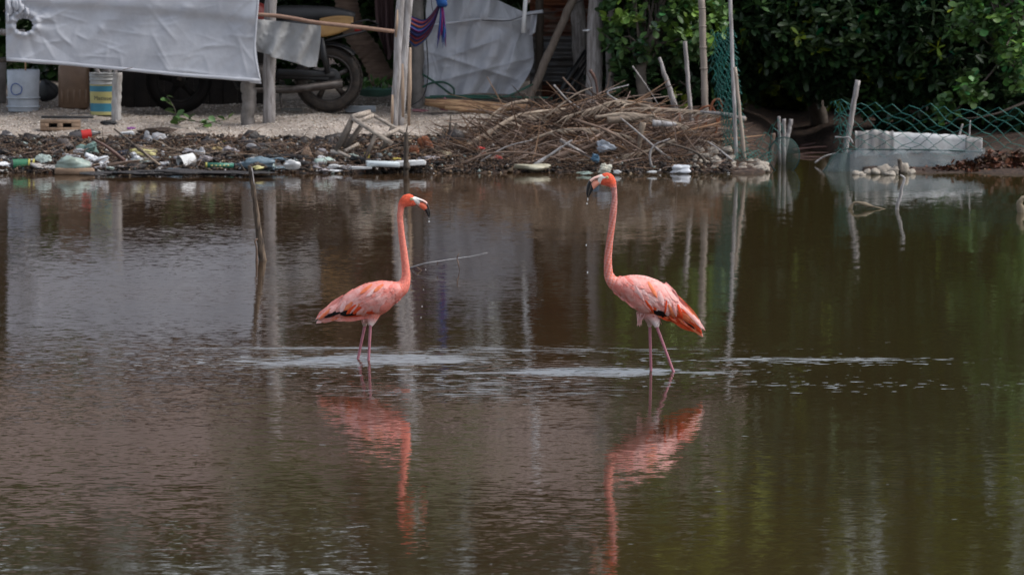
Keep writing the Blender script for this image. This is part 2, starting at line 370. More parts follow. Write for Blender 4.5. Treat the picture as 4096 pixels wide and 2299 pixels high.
    nm = N.new('ShaderNodeVectorMath'); nm.operation = 'NORMALIZE'; K.new(cb.outputs[0], nm.inputs[0]); K.new(nm.outputs[0], b.inputs['Normal'])
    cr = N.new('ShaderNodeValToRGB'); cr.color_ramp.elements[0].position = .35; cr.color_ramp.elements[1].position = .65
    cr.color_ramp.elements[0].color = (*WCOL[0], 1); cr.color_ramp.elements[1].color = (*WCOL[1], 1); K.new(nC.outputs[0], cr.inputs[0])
    ol = N.new('ShaderNodeMapRange'); ol.interpolation_type = 'SMOOTHSTEP'; ol.inputs[1].default_value = -.8; ol.inputs[2].default_value = 3.6; K.new(M('ADD', X, M('MULTIPLY_ADD', nC.outputs[0], 2.0, -1.0)), ol.inputs[0])  # green of reflected foliage mixed into the water colour toward the right
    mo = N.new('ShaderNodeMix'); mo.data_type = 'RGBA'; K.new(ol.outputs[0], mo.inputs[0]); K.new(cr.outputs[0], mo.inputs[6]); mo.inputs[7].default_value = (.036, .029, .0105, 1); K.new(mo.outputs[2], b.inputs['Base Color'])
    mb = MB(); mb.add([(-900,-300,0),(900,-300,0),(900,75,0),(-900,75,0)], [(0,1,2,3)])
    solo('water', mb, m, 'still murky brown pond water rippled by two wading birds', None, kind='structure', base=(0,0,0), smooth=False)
WAMP = 0.066
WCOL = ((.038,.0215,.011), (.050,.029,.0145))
lx, ly = w0(1460, 1440); rx_, ry_ = w0(2375, 1487); gx, gy = w0(2650, 1484)
RINGS += [(lx, ly, .035, .13, .75), (rx_, ry_, .035, .11, .6), (gx, gy, .02, .12, .6)]
PATCH += [(w0(1560,1440)[0], ly+.05, .62, .42, .56), (w0(1300,1440)[0], ly-.12, .8, .5, .38), (rx_, ry_, .54, .36, .58), (w0(2120,1487)[0], ry_-.05, .7, .12, .38),
          (w0(3250,1435)[0], w0(3250,1437)[1], 1.1, .20, .33), (w0(2780,1482)[0], ry_, .5, .25, .30), (w0(1200,1392)[0], w0(1200,1392)[1], .9, .15, .34),
          (w0(2000,1400)[0], w0(2000,1400)[1], 2.6, .5, .25), (w0(1900,1560)[0], w0(1900,1560)[1], 1.5, 1.2, .24), (w0(3300,1540)[0], w0(3300,1540)[1], 1.0, .15, .2)]
GLINT = [(lx-.1, ly, 1.7, .8, .20), (lx+.3, ly-.9, 1.5, 1.5, .155), (rx_, ry_-.1, 1.5, .7, .17), (w0(3200,1440)[0], w0(3200,1445)[1], 1.6, .45, .19), (w0(500,1450)[0], w0(500,1450)[1], 1.3, .8, .14), (w0(3400,1540)[0], w0(3400,1540)[1], 1.6, .6, .14), (w0(3800,750)[0], w0(3800,750)[1], 1.2, .8, .08)]
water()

# ---------------------------------------------------------------- loose ground cover (stuff)
def scatter_chips(name, n, fn, size, m, label, tintf, flat=.5):
    T = np.array([(1,0,-.3),(-.5,.87,-.3),(-.5,-.87,-.3),(0,0,.9)]); TF = np.array([(0,2,1),(0,1,3),(1,2,3),(2,0,3)])
    V = []; Fc = []; C = []
    k = 0
    for i in range(n):
        p = fn(i)
        if p is None: continue
        s = size*R.uniform(.5, 1.8); q = Matrix.Rotation(R.uniform(0, 6.28), 3, 'Z') @ Matrix.Rotation(R.uniform(-1, 1), 3, 'X')
        v = np.array([tuple(Vector(p)+q @ Vector((t[0]*s, t[1]*s*R.uniform(.5, 1), t[2]*s*flat))) for t in T])
        V.append(v); Fc.append(TF+4*k); C.append(np.tile(tintf(), (4, 1))); k += 1
    me = npmesh(name, np.vstack(V), np.vstack(Fc), m, np.vstack(C)); o = bpy.data.objects.new(name, me); COL.objects.link(o)
    meta(o, label, 'ground cover', kind='stuff'); return o
M_chip = mat('shell_chips', (0.75,0.72,0.68), (0.5,0.46,0.42), rough=.8, bump=0, tint=True)
def sandpt(i):
    x = R.uniform(-4.7, 1.2); y = shore(x) + R.uniform(.5, 4.5); return (x, y, gz(x, y)+.003)
scatter_chips('shell_gravel', 9000, sandpt, .011, M_chip, 'broken white and tan shells strewn over the sand bank', lambda: R.choice([(1,.95,.9),(.8,.7,.6),(.5,.42,.35),(.95,.9,.85),(.3,.25,.2)]))
def mudpt(i):
    x = R.uniform(-4.8, 1.9); t = R.uniform(-.05, 1.15); y = shore(x)+t; return (x, y, gz(x, y)+R.uniform(.0, .03))
scatter_chips('litter_crumbs', 6500, mudpt, .018, M_chip, 'dark crumbs of rotting litter along the waterline', lambda: R.choice([(.05,.04,.035)]*16+[(.12,.08,.055)]*12+[(.25,.17,.11)]*5+[(.75,.77,.8),(.3,.38,.38),(.45,.36,.25),(.22,.1,.06)]), flat=.8)
scatter_chips('leaf_flakes', 2600, mudpt, .034, M_chip, 'flat brown dead leaf flakes and husk bits on the muddy edge', lambda: R.choice([(.04,.03,.026),(.07,.045,.03),(.03,.024,.022),(.10,.06,.035),(.05,.038,.034),(.22,.17,.12),(.02,.018,.018),(.025,.02,.02)]), flat=.25)
def twigs(name, n, fn, label, cat='brush', tints=((1,1,1),(.6,.5,.42),(1.7,1.65,1.65),(.3,.23,.2),(.8,.6,.45),(.4,.3,.25),(1.2,.95,.7))):
    mb = MB()
    for i in range(n):
        a, d, ln, r = fn(i); d = Vector(d).normalized(); side = d.cross(Vector((R.uniform(-1,1), R.uniform(-1,1), 1))).normalized()
        k = R.uniform(-.16, .16)*ln; pts = [a + d*ln*t + side*k*math.sin(t*math.pi) for t in (0, .35, .7, 1)]
        mb.tube(pts, [r, r*.85, r*.6, r*.3], 3, cap=False, tint=R.choice(tints))
    return solo(name, mb, M_twig, label, cat, kind='stuff', base=(0, 59, 0))
def strand(i):
    x = R.uniform(-4.7, 2.0); y = shore(x)+R.uniform(0, .95); return Vector((x, y, gz(x, y)+R.uniform(0, .05))), (R.uniform(-1,1), R.uniform(-.4,.4), R.uniform(-.05,.25)), R.uniform(.06, .3), R.uniform(.0015, .0045)
twigs('driftwood_litter', 1500, strand, 'thin dead twigs and reeds washed up along the muddy edge', 'driftwood')
def pileh(px):   # top of the brush pile in photo pixels
    pts = [(1830,635),(1900,550),(1990,465),(2120,415),(2300,395),(2420,375),(2540,395),(2640,425),(2760,480),(2850,550),(2950,630),(3040,660)]
    for (a, b), (c, d) in zip(pts, pts[1:]):
        if a <= px <= c: return b+(d-b)*(px-a)/(c-a)
    return 690
def pile(i):
    px = R.choice([R.uniform(1830, 2960), R.uniform(1950, 2800)]); top = pileh(px)
    f = R.random()**.8; d = 58.5+R.uniform(0, .5)+(1-f)*1.2; py = top+14+(700-top)*f
    a = P(px, min(py, 696), d); a.z = max(a.z, gz(a.x, a.y)-.01)
    ang = R.gauss(.08, .38) if R.random() < .85 else R.uniform(-1.5, 1.5)
    s = R.choice((-1, 1)); return a, (s*math.cos(ang), R.uniform(-.5,.5), s*math.sin(ang)*-.6*(1 if px < 2500 else -1)), R.uniform(.1, .5)*(1 if px < 2750 else .55), R.choice([.003,.004,.005,.007,.010])
twigs('brush_pile', 4600, pile, 'tangled heap of dead brown twigs and branches on the bank', 'brush pile')
rs = random.Random(12)
def pile2(i):
    px = rs.uniform(1930, 2800); top = pileh(px); f = rs.random(); d = 58.5+rs.uniform(0, .3)+(1-f)*1.1; py = top+22+(690-top)*f; a = P(px, min(py, 690), d)
    ang = rs.gauss(.1, .4); s_ = rs.choice((-1, 1)); return a, (s_*math.cos(ang), rs.uniform(-.6,.3), math.sin(ang)*(-s_ if px > 2300 else s_)), rs.uniform(.2, .75), rs.choice([.007,.009,.012,.006])
twigs('brush_sticks', 260, pile2, 'thicker bleached and brown sticks thrown through the brush pile', 'brush', tints=((1.5,1.4,1.35),(1.9,1.8,1.75),(1.2,.95,.7),(.6,.45,.36),(1.6,1.25,.9),(.35,.27,.22)))
# dark core of the pile
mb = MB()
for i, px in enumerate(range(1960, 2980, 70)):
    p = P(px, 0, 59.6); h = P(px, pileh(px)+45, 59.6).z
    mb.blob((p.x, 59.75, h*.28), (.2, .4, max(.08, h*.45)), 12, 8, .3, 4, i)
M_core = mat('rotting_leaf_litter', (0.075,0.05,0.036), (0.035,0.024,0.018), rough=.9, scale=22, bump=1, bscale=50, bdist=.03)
solo('leaf_litter_mound', mb, M_core, 'rotting brown leaf litter inside the brush pile', 'leaf litter', kind='stuff')
# ================================================================ FLAMINGOS
M_skin = mat('flamingo_plumage', (1.0,1.0,1.0), (.80,.78,.80), rough=.8, scale=55, stretch=(1,1,1), bump=.9, bscale=120, tint=True, bdist=.004, contrast=1.3, spec=.2)
M_bill = mat('bill_horn', (1,1,1), (.95,.95,.95), rough=.35, scale=30, bump=.1, tint=True)
M_leg = mat('flamingo_leg_skin', (.46,.18,.22), (.34,.12,.155), rough=.5, scale=60, bump=.5, bscale=150, bdist=.002)
def fm(name, c, c2): return mat(name, c, c2, rough=.75, scale=30, stretch=(1,1,1), bump=.7, bscale=110, contrast=1.3, bdist=.003, spec=.2, transl=.12)
FE = {'pink': fm('feather_pink', (.88,.42,.37), (.80,.28,.24)), 'pale': fm('feather_pale', (.87,.49,.45), (.80,.35,.31)),
      'white': fm('feather_white', (.87,.60,.57), (.80,.42,.39)), 'orange': fm('feather_orange', (.84,.27,.13), (.78,.18,.08)),
      'deep': fm('feather_deep_orange', (.82,.105,.03), (.72,.065,.02)), 'salmon': fm('feather_salmon', (.84,.30,.25), (.76,.21,.17)),
      'black': fm('feather_black', (.016,.014,.015), (.01,.01,.01))}
def loftsec(pairs, lat, yb, sub=6):
    """pairs: list of (top Vector, bottom Vector), lat radii -> dense sections"""
    A = bez([a for a, b in pairs], (len(pairs)-1)*sub); B = bez([b for a, b in pairs], (len(pairs)-1)*sub)
    Lr = [v.x for v in bez([(l, 0, 0) for l in lat], (len(pairs)-1)*sub)]
    return [((a+b)/2 + Vector((0, yb if not callable(yb) else 0, 0)), (a-b)/2, l) for a, b, l in zip(A, B, Lr)]
def loft(mb, secs, n=20, tintf=None, p=1.0):
    vs = []; fs = []; m = len(secs)
    for c, h, l in secs:
        for k in range(n):
            a = 2*math.pi*k/n; vs.append(c + h*math.cos(a) + Vector((0, l*math.sin(a), 0)))
    for i in range(m-1):
        for k in range(n): k2 = (k+1) % n; fs.append((i*n+k, i*n+k2, (i+1)*n+k2, (i+1)*n+k))
    c0 = secs[0][0]; c1 = secs[-1][0]; vs += [c0, c1]; a0 = m*n
    for k in range(n): fs.append((a0, (k+1) % n, k)); fs.append((a0+1, (m-1)*n+k, (m-1)*n+(k+1) % n))
    o = len(mb.v); mb.v += vs; mb.f += [tuple(q+o for q in f) for f in fs]
    mb.t += [tintf(v) if tintf else (1,1,1) for v in vs]
def flamingo(S, name_label, group):
    d = S['d']; T = S['T']                       # T: local px -> source px
    def Q(p, y=0.0): s = T(p); v = P(s[0], s[1], d); v.y += y; return v
    base = Q(S['legs'][0][0][-1]); base = WP(*T(S['foot'])); base.z = -.35; base.y = d
    root = thing('flamingo', base, name_label, 'flamingo', group)
    H = S['T2']
    def Qh(p, y=0.0): s = H(p); v = P(s[0], s[1], d); v.y += y; return v
    pairs = [(Qh(a), Qh(b)) for a, b in S['head']] + [(Q(a), Q(b)) for a, b in S['body']]
    lat = list(S['headlat'])
    for (a, b), l in zip(pairs[len(S['head']):], S['bodylat']): lat.append((a-b).length/2*1.0 if l is None else l)
    secs = loftsec(pairs, lat, 0.0)
    mb = MB(); loft(mb, secs, 20)
    me0 = MB()                                    # body volume for draping
    me0.v = list(mb.v); me0.f = list(mb.f)
    for (pts, rad, yo) in S['thighs']:
        ps = bez([Q(p, yo*k/(len(pts)-1)) for k, p in enumerate(pts)], 10); rr = [v.x for v in bez([(r, 0, 0) for r in rad], 10)]
        mb.tube(ps, rr, 14)
    # one continuous skin: union by voxel remesh
    tmp = bpy.data.objects.new('tmp', mb.mesh('tmp')); COL.objects.link(tmp)
    rm = tmp.modifiers.new('r', 'REMESH'); rm.mode = 'VOXEL'; rm.voxel_size = .0055; rm.use_smooth_shade = True
    sm = tmp.modifiers.new('s', 'SMOOTH'); sm.factor = .5; sm.iterations = 4
    dg = bpy.context.evaluated_depsgraph_get(); ev = tmp.evaluated_get(dg); me = bpy.data.meshes.new_from_object(ev)
    V = np.zeros(len(me.vertices)*3); me.vertices.foreach_get('co', V); V = V.reshape(-1, 3)
    cols = np.array([S['color'](v, S) for v in V]); cols = np.clip(cols*(1+rng.normal(0, .04, (len(V), 1))+.10*(np.sin(V[:,0:1]*410+V[:,2:3]*260)*np.sin(V[:,2:3]*520-V[:,0:1]*180+V[:,1:2]*300))), 0, 1)
    Nn = np.zeros(len(me.vertices)*3); me.vertices.foreach_get('normal', Nn); Nn = Nn.reshape(-1, 3)
    V += Nn*(.0011*np.sin(V[:,2:3]*330+V[:,0:1]*120)*np.sin(V[:,1:2]*500+V[:,2:3]*210+V[:,0:1]*260)+rng.normal(0, .0004, (len(V), 1)))
    V -= np.array(base); me.vertices.foreach_set('co', V.ravel()); me.polygons.foreach_set('use_smooth', [True]*len(me.polygons))
    at = me.color_attributes.new('tint', 'FLOAT_COLOR', 'POINT'); at.data.foreach_set('color', np.hstack([cols, np.ones((len(cols), 1))]).astype(np.float32).ravel())
    me.materials.clear(); me.materials.append(M_skin); bpy.data.objects.remove(tmp)
    body = part('body', None, None, root, mesh=me)
    # legs
    for pts, yo, rads in S['legs']:
        a, k = Q(pts[0], yo), Q(pts[1], yo); dirv = (k-a).normalized(); zz = k + dirv*((-.33-k.z)/dirv.z if abs(dirv.z) > .3 else .3)
        m1 = MB(); m1.tube(bez([a-dirv*.03, a, a.lerp(k, .5), k, k+dirv*.03, k+dirv*.08, zz], 22), [.0085]*8+[.0078]*4+[.009, .0125, .0145, .013, .0095]+[.0075]*6, 12)
        leg = part('leg', m1, M_leg, root)
        m2 = MB()
        for an in (-.5, 0, .5):
            m2.tube([zz, zz+Vector((S['face']*.05*math.cos(an), .05*math.sin(an), -.004)), zz+Vector((S['face']*.09*math.cos(an), .09*math.sin(an), -.01))], [.007,.006,.003], 6)
        part('foot', m2, M_leg, leg)
    # bill
    def bill(nm, up, lo, lat, tf):
        sec = loftsec([(Qh(a), Qh(b)) for a, b in zip(up, lo)], lat, 0.0, 8); m_ = MB()
        inv = S['H_inv']
        loft(m_, sec, 14, lambda v: tf(v)); return part(nm, m_, M_bill, root)
    def px(v):                                    # world -> head px
        r = (v - Vector((0, 0, CH))); cz = r.dot(_f); s = (CX+F*r.x/cz, CY-F*r.dot(_u)/cz); return S['H_inv'](s)
    ub = bill('upper_bill', S['bu'][0], S['bu'][1], S['bu'][2], lambda v: S['ucol'](px(v)))
    lb = bill('lower_bill', S['bl'][0], S['bl'][1], S['bl'][2], lambda v: S['lcol'](px(v)))
    fp = bill('bill_base', S['bf'][0], S['bf'][1], S['bf'][2], lambda v: (.74,.71,.66))
    for sgn in (-1, 1):
        m_ = MB(); pts = [Qh(p, sgn*yy) for p, yy in zip(S['nostril'], S['nosy'])]; m_.tube(pts, [.0012,.0019,.0012], 6); part('nostril', m_, M_black, ub)
    
    for sgn in (-1, 1):
        c = Qh(S['eye'], sgn*S['eyey']); e = MB(); e.blob(c, (.0065,.0035,.0065), 14, 10, 0); eo = part('eye', e, mat('eye_yellow', (.70,.62,.24), (.6,.5,.2), rough=.2, bump=0), root)
        e = MB(); e.blob(c+Vector((0, sgn*.0028, 0)), (.0026,.0014,.0026), 10, 8, 0); part('pupil', e, M_black, eo)
        e = MB(); ring = [c+Vector((.0075*math.cos(a), sgn*.0006, .0075*math.sin(a))) for a in np.linspace(0, 6.283, 13)]; e.tube(ring, .0016, 5, cap=False); part('eyelid', e, mat('eyelid_skin', (.66,.55,.42), rough=.6, bump=0), eo)
    # feathers
    bvh = BVHTree.FromPolygons([tuple(v) for v in me0.v], me0.f)
    def drape(pt, yprev, sgn, off):
        h = bvh.ray_cast(Vector((pt.x, d+sgn*1.0, pt.z)), Vector((0, -sgn, 0)))
        y = (h[0].y-d)*sgn if h[0] else max(0.0, (yprev or .0)-.006)
        return y+off, y
    def feather(sgn, p0, p1, wid, layer, col, bend=0.0, nm='feather', blunt=.55):
        a, b = Q(p0), Q(p1); ax = b-a; ln = ax.length; ax.normalize(); side = Vector((-ax.z, 0, ax.x)); w = wid/680/2
        m_ = MB(); NU = 8; vs = []; yp = None
        for i in range(NU+1):
            t = i/NU; ww = w*(math.sin(math.pi*min(1, .12+t*.60))**.8 if t < .62 else math.cos(math.pi/2*(t-.62)/.38)**.75)
            c = a + ax*ln*t + side*bend*ln*math.sin(math.pi*t)
            for j, s in enumerate((-1, -.5, 0, .5, 1)):
                q = c + side*ww*s + ax*((-abs(s)*.02)*ln) ; off = .0015+layer*.0006 + .004*t + (.0018 if j == 2 else (.0012 if j in (1, 3) else 0)) + R.uniform(0, .0006)
                y, yy = drape(q, yp, sgn, off)
                if j == 2: ynext = yy
                q = Vector((q.x, d+sgn*y, q.z)); vs.append(q)
            yp = ynext
        fs = [(i*5+j, i*5+j+1, (i+1)*5+j+1, (i+1)*5+j) for i in range(NU) for j in range(4)]
        m_.add(vs, fs); return part(nm, m_, FE[col], root)
    secp = [(Vector((*T0(a),)), Vector((*T0(b),))) for a, b in S['wing']] if False else S['wing']
    def WU(u, v):                                 # wing chart -> local px
        u = max(0, min(1, u)); k = u*(len(secp)-1); i = min(int(k), len(secp)-2); f = k-i
        top = [lin(secp[i][0][q], secp[i+1][0][q], f) for q in (0, 1)]; bot = [lin(secp[i][1][q], secp[i+1][1][q], f) for q in (0, 1)]
        return (lin(top[0], bot[0], v), lin(top[1], bot[1], v))
    rr = random.Random(S['seed'])
    rows = 15
    for sgn in (-1, 1):
        for r in range(rows-1, -1, -1):
            u = r/(rows-1)*.86
            nv = 9 if u < .5 else (7 if u < .7 else 5)
            for q in range(nv):
                v = (q+.5)/nv + rr.uniform(-.05, .05)
                L_ = lin(.11, .30, min(1, u*1.6)) * rr.uniform(.85, 1.15)
                u0 = max(0, u-.03+rr.uniform(-.02, .02)); p0 = WU(u0, v*.9); p1 = WU(min(1.0, u0+L_), min(1.0, v+.10+.14*(1-v)))
                col = S['fcol'](u0+L_*.6, v, rr)
                wdt = rr.uniform(22, 32)*(1.0 if u > .15 else .8)
                feather(sgn, p0, p1, wdt, (rows-r), col, bend=S['face']*rr.uniform(-.02, .07))
        for (p0, p1, w, ly, col) in S['accent']: feather(sgn, p0, p1, w, ly, col)
    for (p0, p1, w, ly, col) in S['tail']:
        for sgn in (-1, 1): feather(sgn, p0, p1, w, ly, col, nm='tail_feather')
    # soft tufts above the legs
    m_ = MB()
    for (p0, p1, n_, sp) in S['tuft']:
        for i in range(n_):
            a = Q((p0[0]+rr.gauss(0, sp), p0[1]+rr.gauss(0, sp)), rr.uniform(-.03, .03)); b = Q((p1[0]+rr.gauss(0, sp), p1[1]+rr.gauss(0, sp*.9)), rr.uniform(-.035, .035))
            m_.tube([a, a.lerp(b, .5)+Vector((0, 0, .003)), b], [.0035, .0028, .0004], 4, cap=False)
    if m_.v: part('thigh_tuft', m_, FE['white'], root, kind='stuff')
    return root
def mk(scale, ox, oy): return (lambda p: (ox+p[0]*scale, oy+p[1]*scale)), (lambda s: ((s[0]-ox)/scale, (s[1]-oy)/scale))
T1, T1i = mk(700/1406, 1200, 740); H1, H1i = mk(200/1928, 1560, 750)
T2, T2i = mk(700/1125, 2200, 660); H2, H2i = mk(200/1808, 2310, 670)
d1 = WP(1450, 1438).y; d2 = WP(2640, 1484).y
def pxof(v):
    r = (Vector(v) - Vector((0, 0, CH))); cz = r.dot(_f); return (CX+F*r.x/cz, CY-F*r.dot(_u)/cz)
def mixc(a, b, t): t = max(0, min(1, t)); return tuple(x+(y-x)*t for x, y in zip(a, b))
SAL, SAL2, PALE, RED, WHT = (.86,.24,.18), (.72,.15,.085), (.84,.48,.44), (.82,.13,.065), (.80,.66,.62)
def col1(v, S):
    s = T1i(pxof(v)); n = math.sin(v[0]*190+v[2]*140)*math.sin(v[2]*230-v[0]*90)
    if s[1] < 200: return mixc(RED, SAL, (s[1]-140)/60 + (.25 if s[0] < 815 else 0))
    if s[0] > 780 and s[1] < 760: return mixc(SAL, (.82,.30,.22), .35+.5*n)
    if s[1] > 1072 and s[0] > 470: return mixc((.80,.34,.30), WHT, (s[1]-1072)/45)
    if s[0] < 175: return WHT
    return mixc(SAL, (.82,.34,.27), .5+.5*n - max(0, (s[0]-740)/200))
def col2(v, S):
    s = T2i(pxof(v)); n = math.sin(v[0]*190+v[2]*140)*math.sin(v[2]*230-v[0]*90)
    if s[1] < 145: return mixc(RED, SAL, (s[1]-115)/30 + (.3 if s[0] > 418 else 0))
    if s[0] < 440 and s[1] < 720: return mixc(mixc((.50,.20,.17), (.66,.17,.11), (s[1]-150)/250), (.68,.36,.33), .35+.55*n)
    if s[1] > 965 and s[0] < 720: return mixc((.80,.36,.33), WHT, (s[1]-965)/50)
    if s[0] < 520: return mixc((.78,.22,.15), (.82,.42,.38), .4+.6*n)
    return mixc((.80,.32,.27), PALE, .5+.5*n)
def ucol1(p):
    if p[0] > 1425 and p[1] > 600: return (.012,.012,.014)
    return mixc((.74,.73,.70), (.78,.48,.42), (p[0]-1100)/250)
def lcol1(p):
    if (p[0]-1330)*105+(p[1]-885)*110 > 0 and p[0] > 1320: return (.012,.012,.014)
    return mixc((.76,.60,.54), (.80,.16,.08), (p[0]-1060)/110)
def ucol2(p):
    if p[0] < 500 and p[1] > 465+max(0, (p[0]-430))*.9: return (.012,.012,.014)
    return mixc((.74,.72,.66), (.80,.50,.42), (860-p[0])/130)
def lcol2(p):
    if p[1] > 650+(p[0]-520)*2.6 and p[0] < 580: return (.012,.012,.014)
    return mixc((.74,.70,.64), (.80,.32,.22), (850-p[0])/90)
def fc1(u, v, r):
    if v > .84 and .38 < u < .9: return r.choice(['deep','orange','orange','pale'])
    if u < .22: return r.choice(['pink','salmon','pink','salmon'])
    if v < .2: return r.choice(['pink','pale','pink'])
    if u < .5: return r.choice(['pink','pink','pale','pink','salmon','pale','orange','pink'])
    return r.choice(['pink','pale','pink','orange','salmon','pale'])
def fc2(u, v, r):
    if u > .70: return r.choice(['deep','orange','orange','deep','pale','salmon'])
    if v > .70 and u > .45: return r.choice(['deep','orange','deep','orange','salmon'])
    if u < .16: return r.choice(['salmon','pink','pale'])
    if u < .55: return r.choice(['pink','pale','white','pink','pale','salmon','pink'])
    return r.choice(['pale','pale','white','pink','pink','salmon','pale'])
S1 = dict(d=d1, T=T1, T2=H1, H_inv=H1i, face=1, seed=3, foot=(508,1400), color=col1,
  head=[((930,345),(1010,690)),((850,275),(880,720)),((730,248),(740,735)),((600,262),(640,745)),((480,330),(570,765)),((400,430),(545,810)),((330,580),(535,860)),((300,740),(528,920)),((285,900),(520,980)),((275,1100),(505,1120)),((272,1300),(515,1320))],
  headlat=[.014,.019,.0225,.0235,.022,.019,.0165,.0155,.015,.015,.0155],
  body=[((783,300),(832,300)),((790,400),(842,400)),((802,500),(858,500)),((812,600),(872,600)),((818,690),(886,700)),((813,740),(887,765)),((795,770),(880,818)),((758,775),(862,862)),((710,770),(820,905)),((650,767),(765,952)),((590,776),(705,1012)),((530,790),(640,1045)),((470,814),(565,1055)),((410,848),(495,1060)),((350,890),(425,1066)),((300,934),(355,1078)),((250,968),(300,1072)),((205,1004),(240,1070)),((165,1042),(190,1080)),((140,1068),(165,1088))],
  bodylat=[None,None,None,None,None,.034,.046,.060,.074,.086,.092,.090,.080,.067,.054,.042,.032,.023,.015,.009],
  thighs=[([(560,1000),(530,1060),(520,1100),(521,1136)],[.05,.036,.020,.011],.035),([(600,1000),(588,1050),(575,1095),(567,1130)],[.05,.036,.024,.0115],-.035)],
  legs=[([(521,1128),(465,1396)],.035,None),([(567,1124),(552,1400)],-.035,None)],
  bu=([(1010,366),(1120,410),(1280,470),(1420,560),(1480,680),(1530,850),(1555,1000),(1545,1130)],[(1050,552),(1160,552),(1280,568),(1375,632),(1432,720),(1484,870),(1507,1000),(1522,1135)],[.0125,.0125,.012,.011,.009,.007,.005,.002]),
  bl=([(1050,566),(1160,562),(1275,580),(1368,645),(1424,730),(1476,875),(1499,1000),(1513,1140)],[(1030,650),(1110,722),(1195,793),(1320,885),(1400,990),(1440,1080),(1472,1125),(1505,1142)],[.010,.0115,.012,.0115,.010,.008,.006,.002]),
  bf=([(820,400),(900,352),(980,358),(1080,392),(1150,425)],[(840,450),(890,530),(975,625),(1080,690),(1150,735)],[.0215,.0198,.0158,.0128,.0115]),
  nostril=[(1130,485),(1190,508),(1250,522)], nosy=[.0125,.0122,.0118], eye=(832,432), eyey=.0215, ucol=ucol1, lcol=lcol1,
  wing=[((800,790),(830,880)),((730,775),(770,935)),((640,770),(700,985)),((540,790),(600,1015)),((440,830),(500,1030)),((350,890),(400,1045)),((270,950),(310,1055)),((205,1005),(230,1065)),((140,1062),(150,1090))],
  fcol=fc1,
  accent=[((480,1022),(330,1040),15,19,'black'),((420,1000),(318,1036),16,18,'black'),((330,1015),(185,1064),12,19,'black'),((290,1012),(205,1056),11,19,'black'),((450,955),(372,1034),15,21,'deep'),((490,970),(425,1034),15,21,'deep'),((470,950),(400,1030),8,22,'pale'),((420,930),(352,1004),18,20,'orange'),((520,980),(452,1040),16,22,'pale'),((300,960),(232,1030),16,21,'pale'),((365,925),(325,1018),20,23,'white'),((580,790),(480,870),13,17,'orange'),((620,815),(530,890),13,17,'white'),((670,790),(590,850),14,17,'orange'),((480,830),(370,960),22,16,'pale'),((700,880),(600,920),26,17,'pale'),((640,930),(520,940),26,17,'pink'),((730,940),(640,1000),26,17,'salmon'),((330,905),(220,990),20,16,'pale'),((560,1040),(300,1068),36,5,'salmon'),((460,1048),(240,1072),30,5,'pink')],
  tail=[((260,960),(128,1074),18,10,'salmon'),((240,975),(122,1084),12,11,'white'),((250,985),(150,1080),14,12,'orange'),((190,1060),(130,1112),12,3,'white'),((230,1062),(138,1110),12,4,'white'),((330,1068),(165,1090),16,6,'salmon')],
  tuft=[((510,1060),(505,1100),34,9),((560,1065),(560,1115),26,10)])
